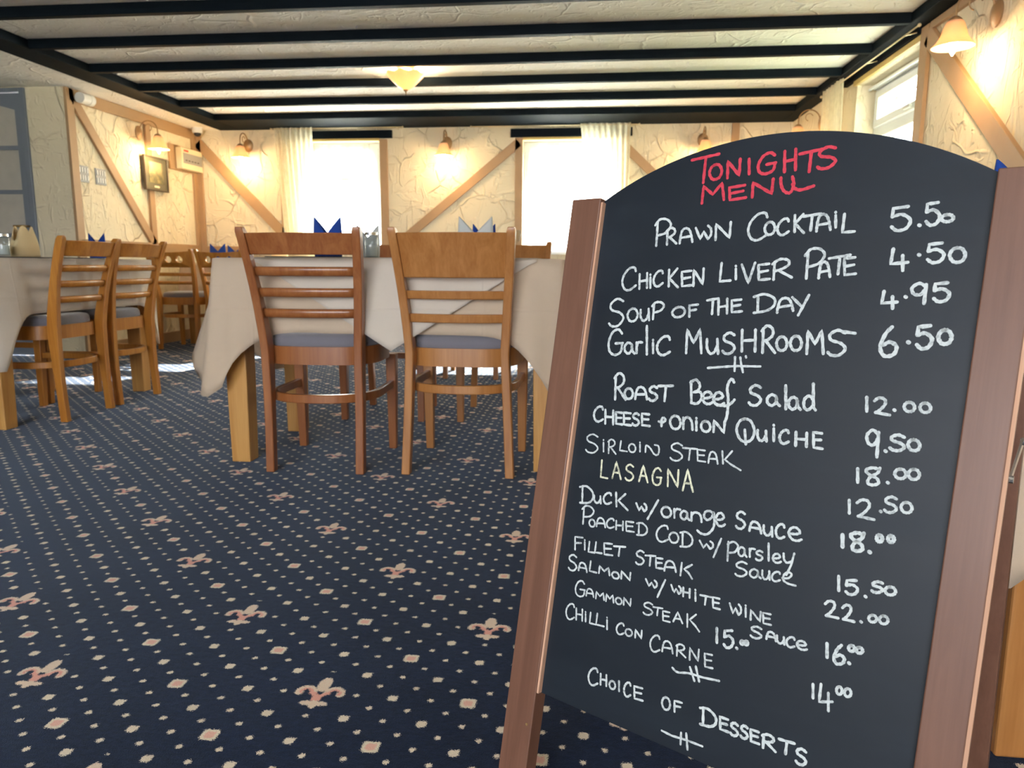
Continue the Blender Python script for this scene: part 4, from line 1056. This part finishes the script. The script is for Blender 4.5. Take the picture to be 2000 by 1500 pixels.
cloth('cream tablecloth at the right edge behind the chalkboard', 0.596, 1.504, 1.081, 1.834, TZ+0.004, 0.40, 0.47, 'cloth', 0.02, 12, reach=0.2)

# ================================================================== table settings
def napkin(name, label, loc, rotz, mat, h=0.16, wd=0.052, dp=0.030, group=None, petal=False):
    n = 40; rows = 12; vs = []; fs = []
    for k in range(rows+1):
        t = k/rows
        for j in range(n):
            a = 2*PI*j/n
            c, s_ = math.cos(a), math.sin(a)
            pk = abs(c)   # 1 at the two side points, 0 at the middle
            top = h*(0.55+0.45*pk)
            if petal:     # two soft lobes instead of two sharp ears
                q_ = abs(c)
                top = h*(0.80+0.20*math.sin(PI*min(1, q_/0.9)) - 0.30*max(0, (q_-0.6)/0.4)**2)
                tp_ = 1-0.22*t*t
            bulge = 1.0+0.06*math.sin(PI*t)
            nar = 1-0.30*max(0, t-0.6)/0.4*pk
            vs.append((wd*c*bulge*(tp_ if petal else (1-0.10*t*(1-pk))), dp*s_*bulge*(1-0.35*t)*nar, top*t))
    for k in range(rows):
        for j in range(n):
            j2 = (j+1) % n; fs.append((k*n+j, k*n+j2, (k+1)*n+j2, (k+1)*n+j))
    o = MB().add(vs, fs).obj(name, M[mat], smooth=True, loc=loc); o.rotation_euler = (0, 0, rotz)
    so = o.modifiers.new('thickness', 'SOLIDIFY'); so.thickness = 0.003; so.offset = 0
    tag(o, label, 'napkin', group)
    return o
TT = TZ+0.0062
TM = TT+0.0055
def placemat(label, x, y, rz, hx=0.15, hy=0.11, z=None):
    o = MB().box((-hx, -hy, 0), (hx, hy, 0.005)).obj('placemat', M['mat'], bevel=0.002, loc=(x, y, z if z else TT)); o.rotation_euler = (0, 0, rz)
    tag(o, label, 'placemat'); return o
placemat('black placemat under the royal blue napkin on the centre table', -1.06, 2.755, 0)
placemat('black placemat in front of the right chair at the centre table', -0.47, 2.755, 0)
placemat('black placemat on the far side of the centre table, left', -1.00, 3.11, 0, z=TT-0.0015)
placemat('black placemat on the far side of the centre table, right', -0.43, 3.11, 0, z=TT-0.0015)
napkin('folded_napkin', 'royal blue napkin folded into two points behind the left chair', (-1.020, 2.80, TM), 0.03, 'blue_napkin', 0.152, 0.052)
napkin('folded_napkin', 'grey-white napkin with two points at the right end of the left chair crest', (-0.953, 3.10, TM), 0.0, 'white_napkin', 0.138, 0.047)
napkin('folded_napkin', 'white napkin with tall points behind the right chair', (-0.444, 2.82, TM), 0.0, 'white_napkin', 0.153, 0.063)
napkin('folded_napkin', 'dark blue napkin just behind the white one at the right chair', (-0.445, 3.05, TM), 0.0, 'blue_napkin', 0.138, 0.045)
# lidded storage jar behind the left chair post
def jar(label, loc):
    t = thing('glass_jar', label, 'jar', loc)
    MB().lathe([(0.001, 0.002), (0.026, 0.002), (0.028, 0.008), (0.028, 0.085), (0.024, 0.095), (0.022, 0.095), (0.025, 0.084), (0.025, 0.010), (0.001, 0.006)], 24, cap=False).obj('glass_body', M['glass'], t, smooth=True)
    MB().lathe([(0.001, 0.012), (0.0235, 0.012), (0.0235, 0.055), (0.001, 0.055)], 20).obj('contents', M['white_napkin'], t, smooth=False)
    MB().lathe([(0.001, 0.096), (0.026, 0.096), (0.026, 0.108), (0.001, 0.110)], 24).obj('lid', M['chrome'], t)
    return t
jar('small lidded glass jar beside the left chair post', (-0.893, 2.95, TT-0.002))
def wineglass(label, loc):
    t = thing('wine_glass', label, 'glass', loc)
    MB().lathe([(0.001, 0.0), (0.030, 0.0), (0.030, 0.002), (0.005, 0.006), (0.0035, 0.012), (0.0035, 0.05), (0.008, 0.056), (0.022, 0.068), (0.028, 0.085), (0.026, 0.11),
                (0.0245, 0.11), (0.0265, 0.085), (0.020, 0.070), (0.001, 0.060)], 24, cap=False).obj('bowl_and_stem', M['glass'], t, smooth=True)
    return t
wineglass('thin clear glass at the right edge of the right chair crest', (-0.300, 2.86, TT))
# left table
placemat('black placemat at the near end of the left table', -2.85, 3.16, PI/2)
placemat('black placemat at the far end of the left table', -2.83, 3.87, PI/2)
placemat('black placemat in the middle of the left table', -2.83, 3.50, PI/2)
napkin('folded_napkin', 'large cream napkin with two rounded points on the left table', (-2.84, 3.466, TM), PI/2, 'cream_napkin', 0.152, 0.084, 0.040, petal=True)
napkin('folded_napkin', 'orange-tinted cream napkin at the left frame edge of the left table', (-3.20, 3.52, TT), PI/2, 'cream_napkin', 0.145, 0.055)
jar('glass jar with metal lid at the left frame edge on the left table', (-2.82, 3.303, TM-0.001))
napkin('folded_napkin', 'dark blue napkin behind the aisle-side chair crests on the left table', (-2.885, 4.08, TT), 0.3, 'blue_napkin', 0.150, 0.042)
# far corner table
for x, mt_, lab, hh_ in ((-3.60, 'blue_napkin', 'blue napkin seen over the left three-hole chair crest', 0.18), (-3.42, 'blue_napkin', 'bright blue napkin seen over the right three-hole chair crest', 0.165),
                         (-2.98, 'cream_napkin', 'cream napkin at the right end of the far corner table', 0.165)):
    napkin('folded_napkin', lab, (x, 6.85, 0.7752), 0.2, mt_, hh_, 0.07)
napkin('folded_napkin', 'bright blue napkin behind the chalkboard frame at the right edge', (0.752, 1.40, TT), 0.0, 'blue_napkin', 0.162, 0.056)

# ================================================================== the chalkboard sign
BO = Vector((0.0136223, 1.04943341, 0.84681019))
BU = Vector((0.84364438, -0.53690237, 0.0)).normalized()
BD = Vector((-0.1002911, -0.15758921, -0.98239877)).normalized()
BN = Vector((-0.52745222, -0.8287952, 0.18679578)).normalized()
# local frame of the sign: x = BU, z = -BD (up the board), y = -BN (away from the viewer)
bm4 = Matrix.Identity(4)
for i in range(3):
    bm4[i][0] = BU[i]; bm4[i][1] = -BN[i]; bm4[i][2] = -BD[i]; bm4[i][3] = BO[i]
sign = bpy.data.objects.new('chalkboard_sign', None); C.objects.link(sign)
sign.matrix_world = bm4
tag(sign, 'A-frame chalkboard menu with brown wooden posts and arched top', 'sign')
SH = 0.0095   # the panel leans a few millimetres to the left towards its foot
def L_(u, v, c=0.0): return (u-SH*v, -c, -(v-0.011*u))
# panel with arched head
def archv(u):
    s = (u-0.232)/0.232
    R0 = (0.232**2+0.0685**2)/(2*0.0685)
    return -(math.sqrt(max(0, R0*R0-(u-0.232)**2))-(R0-0.0685))
outl = [(u*0.464/40, archv(u*0.464/40)) for u in range(41)]
outl += [(0.4645, 0.20), (0.465, 0.45), (0.465, 0.689), (0.0, 0.689), (0.0, 0.45), (0.0, 0.2)]
nO = len(outl)
vs = [L_(u, v, 0) for u, v in outl]+[L_(u, v, -0.008) for u, v in outl]
fs = [tuple(range(nO)), tuple(reversed(range(nO, 2*nO)))]+[(i, (i+1) % nO, nO+(i+1) % nO, nO+i) for i in range(nO)]
MB().add(vs, fs).obj('board_panel', M['board'], sign, label='black chalkboard panel with arched top')
def bpost(u0, u1, v0, v1, c0, c1, lab):
    rings = []
    for v in (v0, (v0+v1)/2, v1):
        rings.append([L_(u0, v, c0), L_(u1, v, c0), L_(u1, v, c1), L_(u0, v, c1)])
    return MB().loft(rings).obj('post', M['mahogany'], sign, bevel=0.0015, label=lab)
# foot ends meet the floor: z = 0
vfloor = BO.z/0.98239877
bpost(-0.045, 0.002, -0.004, vfloor+0.001, 0.010, -0.016, 'left wooden post')
bpost(0.460, 0.500, -0.004, vfloor+0.001, 0.010, -0.016, 'right wooden post')
MB().loft([[L_(0.0022, v, 0.0085), L_(0.0052, v, 0.0085), L_(0.0052, v, 0.0005), L_(0.0022, v, 0.0005)] for v in (0.002, 0.35, 0.688)]).obj('bead', M['mahogany_edge'], sign, label='thin bead painted pale as a lit edge along the left post')
MB().loft([[L_(0.500, v, 0.0088), L_(0.5035, v, 0.0060), L_(0.5035, v, -0.004), L_(0.500, v, -0.0045)] for v in (0.0, 0.43, vfloor)]).obj('bead', M['mahogany_edge'], sign, label='bevel edge painted pale as if lit along the right post')
# crossbar of the front frame behind the panel and rear legs splayed back
MB().loft([[L_(0.0, v, -0.0085), L_(0.465, v, -0.0085), L_(0.465, v, -0.015), L_(0.0, v, -0.015)] for v in (0.30, 0.34)]).obj('crossbar', M['mahogany'], sign)
inv = bm4.inverted()
for u0, u1, lab in ((-0.040, -0.002, 'left rear leg'), (0.464, 0.504, 'right rear leg')):
    top = BO+BU*((u0+u1)/2)+BD*0.03-BN*0.032
    foot = Vector((top.x, top.y, 0))+Vector((-BN.x, -BN.y, 0)).normalized()*0.105+Vector((0, 0, 0.0))
    foot = foot+BU*0.0
    ax = (foot-top).normalized(); side = BU; dep = ax.cross(side).normalized()
    hw_, hd = (u1-u0)/2, 0.012
    rg = []
    for c in (top, foot):
        ring = [c+side*a_*hw_+dep*b_*hd for a_, b_ in ((-1, -1), (1, -1), (1, 1), (-1, 1))]
        if c is foot: ring = [p-ax*(p.z/ax.z) for p in ring]
        rg.append([tuple(inv @ p) for p in ring])
    MB().loft(rg).obj('rear_leg', M['mahogany'], sign, bevel=0.0015, label=lab)
# metal stay on the right side
p0, p1 = Vector(L_(0.5045, 0.30, -0.004)), Vector(L_(0.509, 0.262, -0.030))
stay = MB().bar(p0, p1, 0.011, 0.002, up=(1, 0, 0)).obj('metal_stay', M['chrome'], sign, label='small metal folding stay')
for c in (p0, p1):
    rgs = [[(c.x+dx_, c.y+0.004*math.cos(2*PI*j/10), c.z+0.004*math.sin(2*PI*j/10)) for j in range(10)] for dx_ in (-0.002, 0.003)]
    MB().loft(rgs).obj('rivet', M['chrome'], stay)
rg = [[(Vector(L_(-0.006, 0.735, 0.0103))[0]+0.002*math.cos(2*PI*j/10), Vector(L_(-0.006, 0.735, cc))[1], Vector(L_(-0.006, 0.735, 0))[2]+0.002*math.sin(2*PI*j/10)) for j in range(10)] for cc in (0.0098, 0.0108)]
MB().loft(rg).obj('brass_pin', M['brass'], sign)

# ---- handwriting: strokes drawn as thin flat chalk ribbons lying on the panel
G = {
 'A': 'c 0,0 .06,.45 .22,.9 .5,1.02 .78,.85 .93,.4 1,0|l .06,.38 .92,.42',
 'Λ': 'l 0,0 .5,1 1,0|l .2,.36 .82,.36',
 'B': 'l .08,0 .05,1|c .0,.95 .5,1.08 .85,.85 .7,.6 .3,.5|c .3,.5 .9,.5 1,.22 .6,-.02 .05,0',
 'C': 'c .95,.82 .85,1 .5,.98 .15,.72 .02,.38 .18,.06 .5,-.02 .95,.16',
 'D': 'l .2,.98 .18,.02|c 0,.96 .5,1.04 .95,.72 .95,.3 .6,.04 0,.0',
 'E': 'l .95,.98 .05,1 .08,.02 1,.0|l .08,.52 .85,.55',
 'F': 'l 1,.98 .08,1 .08,0|l .08,.52 .8,.56',
 'G': 'c .95,.85 .7,1.02 .3,.9 .03,.5 .1,.12 .45,-.02 .85,.1 .95,.42|l .5,.45 1,.46',
 'H': 'l .08,1 .05,0|l .95,1 .92,0|l .05,.5 .95,.52',
 'I': 'l .5,1 .5,0',
 'i': 'l .5,.78 .5,0|l .45,1 .55,.97',
 'K': 'l .12,1 .08,0|l .95,1 .15,.48 1,-.12',
 'L': 'l .22,1 .05,.03 1,0',
 'M': 'l .0,0 .08,1 .5,.42 .92,1 1,0',
 'N': 'l .02,0 .06,1 .9,.02 .98,1',
 'n': 'l .04,.95 .04,0|c .04,.6 .3,.98 .7,.95 .92,.6 .98,0',
 'O': 'c .5,1 .2,.88 .02,.5 .2,.1 .5,0 .82,.12 .98,.5 .8,.9 .5,1 .35,.96',
 'P': 'l .16,.92 .06,0|c 0,.82 .3,1.02 .75,.98 .98,.75 .7,.48 .15,.40',
 'R': 'l .12,.95 .06,0|c 0,.85 .4,1.05 .8,.95 .85,.7 .5,.52 .15,.46|l .3,.48 1,0',
 'S': 'c .92,.90 .55,1.02 .15,.85 .2,.62 .7,.48 .92,.25 .6,0 .2,0 .02,.12',
 'T': 'l 0,.97 1,1|l .52,.97 .42,0',
 'U': 'c .05,1 .05,.4 .3,.02 .7,.1 .9,.5 .92,1',
 'u': 'c .05,1 .05,.4 .3,.02 .65,.12 .88,.55|l .9,1 .96,0',
 'V': 'l 0,1 .48,0 1,1',
 'W': 'l 0,1 .25,0 .5,.7 .75,0 1,1',
 'w': 'l 0,.95 .28,.08 .52,.62 .78,.02|c .78,.02 .98,.3 .98,.75 .80,1',
 'Y': 'l 0,1 .5,.5|l 1,1 .35,0',
 'a': 'c .72,.85 .4,1 .08,.7 .08,.25 .4,.02 .7,.3 .75,.8 .78,.3 1,.02',
 'c': 'c .9,.85 .5,1 .08,.55 .3,.03 .95,.15',
 'd': 'c .75,.42 .5,.55 .1,.4 .08,.1 .4,0 .75,.15|l .82,1.02 .82,.1 .98,.0',
 'e': 'c .08,.45 .6,.5 .9,.7 .65,1 .25,.9 .05,.45 .3,.04 .7,.0 1,.16',
 'l': 'l .5,1 .5,0',
 'r': 'l .1,.95 .12,0|c .12,.55 .4,.95 1,.95',
 '1': 'l .5,1 .5,0',
 '2': 'c .02,.8 .3,1 .65,.95 .72,.65 .4,.25 .08,.04|l .08,.05 1,-.06',
 '4': 'l .2,1 .05,.32 1,.36|l .72,.68 .72,0',
 '5': 'l .85,1 .12,.96 .06,.60|c .06,.6 .55,.68 .95,.42 .75,.08 .3,0 .02,.18',
 '6': 'c .72,1 .35,.75 .08,.3 .3,.0 .8,.05 .95,.32 .6,.48 .25,.38',
 '8': 'c .9,.92 .5,1 .1,.85 .3,.6 .75,.4 .85,.12 .5,0 .2,.12 .35,.45 .8,.7 .95,1',
 '9': 'c .9,.85 .5,1.02 .05,.8 .15,.5 .55,.45 .85,.7|l .92,.95 .78,0',
}
def spl(pts, sub=6):
    if len(pts) < 3: return pts
    P = [pts[0]]+pts+[pts[-1]]; out = []
    for i in range(1, len(P)-2):
        p0_, p1_, p2_, p3_ = P[i-1], P[i], P[i+1], P[i+2]
        for k in range(sub):
            t = k/sub; t2, t3 = t*t, t*t*t
            out.append(tuple(0.5*((2*p1_[d])+(-p0_[d]+p2_[d])*t+(2*p0_[d]-5*p1_[d]+4*p2_[d]-p3_[d])*t2+(-p0_[d]+3*p1_[d]-3*p2_[d]+p3_[d])*t3) for d in (0, 1)))
    out.append(pts[-1]); return out
def dens(pts, step=0.004):
    out = [pts[0]]
    for a_, b_ in zip(pts, pts[1:]):
        n_ = max(1, int(math.hypot(b_[0]-a_[0], b_[1]-a_[1])/step))
        for k in range(1, n_+1): out.append((a_[0]+(b_[0]-a_[0])*k/n_, a_[1]+(b_[1]-a_[1])*k/n_))
    return out
rz_ = random.Random(21)
lift = [0.0003]
def stroke(mb, pts, wd):
    """round-ended ribbon in board coordinates (u, v in metres)"""
    pts = [pts[0]]+[p for a_, p in zip(pts, pts[1:]) if math.hypot(p[0]-a_[0], p[1]-a_[1]) > 1e-5]
    if len(pts) < 2: pts = [pts[0], (pts[0][0]+0.0006, pts[0][1]+0.0004)]
    pts = dens(pts, 0.003)
    lift[0] += 0.0000012
    c = lift[0]
    Lf, Rg = [], []
    k = len(pts)
    for i in range(k):
        a_, b_ = pts[max(i-1, 0)], pts[min(i+1, k-1)]
        dx_, dy_ = b_[0]-a_[0], b_[1]-a_[1]; L0 = math.hypot(dx_, dy_) or 1
        nx_, ny_ = -dy_/L0, dx_/L0
        h_ = wd*0.88/2*(1+0.13*math.sin(i*1.7+c*9e5)+rz_.uniform(-0.07, 0.07))
        Lf.append((pts[i][0]+nx_*h_, pts[i][1]+ny_*h_)); Rg.append((pts[i][0]-nx_*h_, pts[i][1]-ny_*h_))
    vs_ = [L2(u, v, c) for u, v in Lf]+[L2(u, v, c) for u, v in Rg]
    fs_ = [(i, i+1, k+i+1, k+i) for i in range(k-1)]
    mb.add(vs_, fs_)
    for e, nb_ in ((pts[0], pts[1]), (pts[-1], pts[-2])):
        ang = math.atan2(e[1]-nb_[1], e[0]-nb_[0])
        cap = [L2(e[0]+wd*0.88/2*0.96*math.cos(ang+(-PI/2+PI*q/6)), e[1]+wd*0.88/2*0.96*math.sin(ang+(-PI/2+PI*q/6)), c) for q in range(7)]
        mb.add(cap, [tuple(range(7))])
def L2(u, v, c): return (u, -c, -v)
for lab, col, wd, data in WRITING:
    mb = MB(); W_ = wd*1e-4
    for it in data.split('|'):
        q = it.split()
        if q[0] == '.':
            stroke(mb, [(int(q[1])*1e-4, int(q[2])*1e-4)], W_*1.15); continue
        if q[0][0] == '~':
            vals = [int(s)*1e-4 for s in q[1:]]; P_ = list(zip(vals[0::2], vals[1::2]))
            stroke(mb, spl(P_) if q[0][1] == 'c' else P_, W_); continue
        ox, oy, xx, xy, yx, yy = [int(s)*1e-4 for s in q[1:]]
        for st_ in G[q[0]].split('|'):
            P_ = [tuple(map(float, s.split(','))) for s in st_[2:].split()]
            if st_[0] == 'c': P_ = spl(P_)
            P_ = [(ox+xx*a_+yx*b_, oy+xy*a_+yy*b_) for a_, b_ in P_]
            stroke(mb, P_, W_)
    mb.obj('handwriting', CH[col], sign, label=lab)
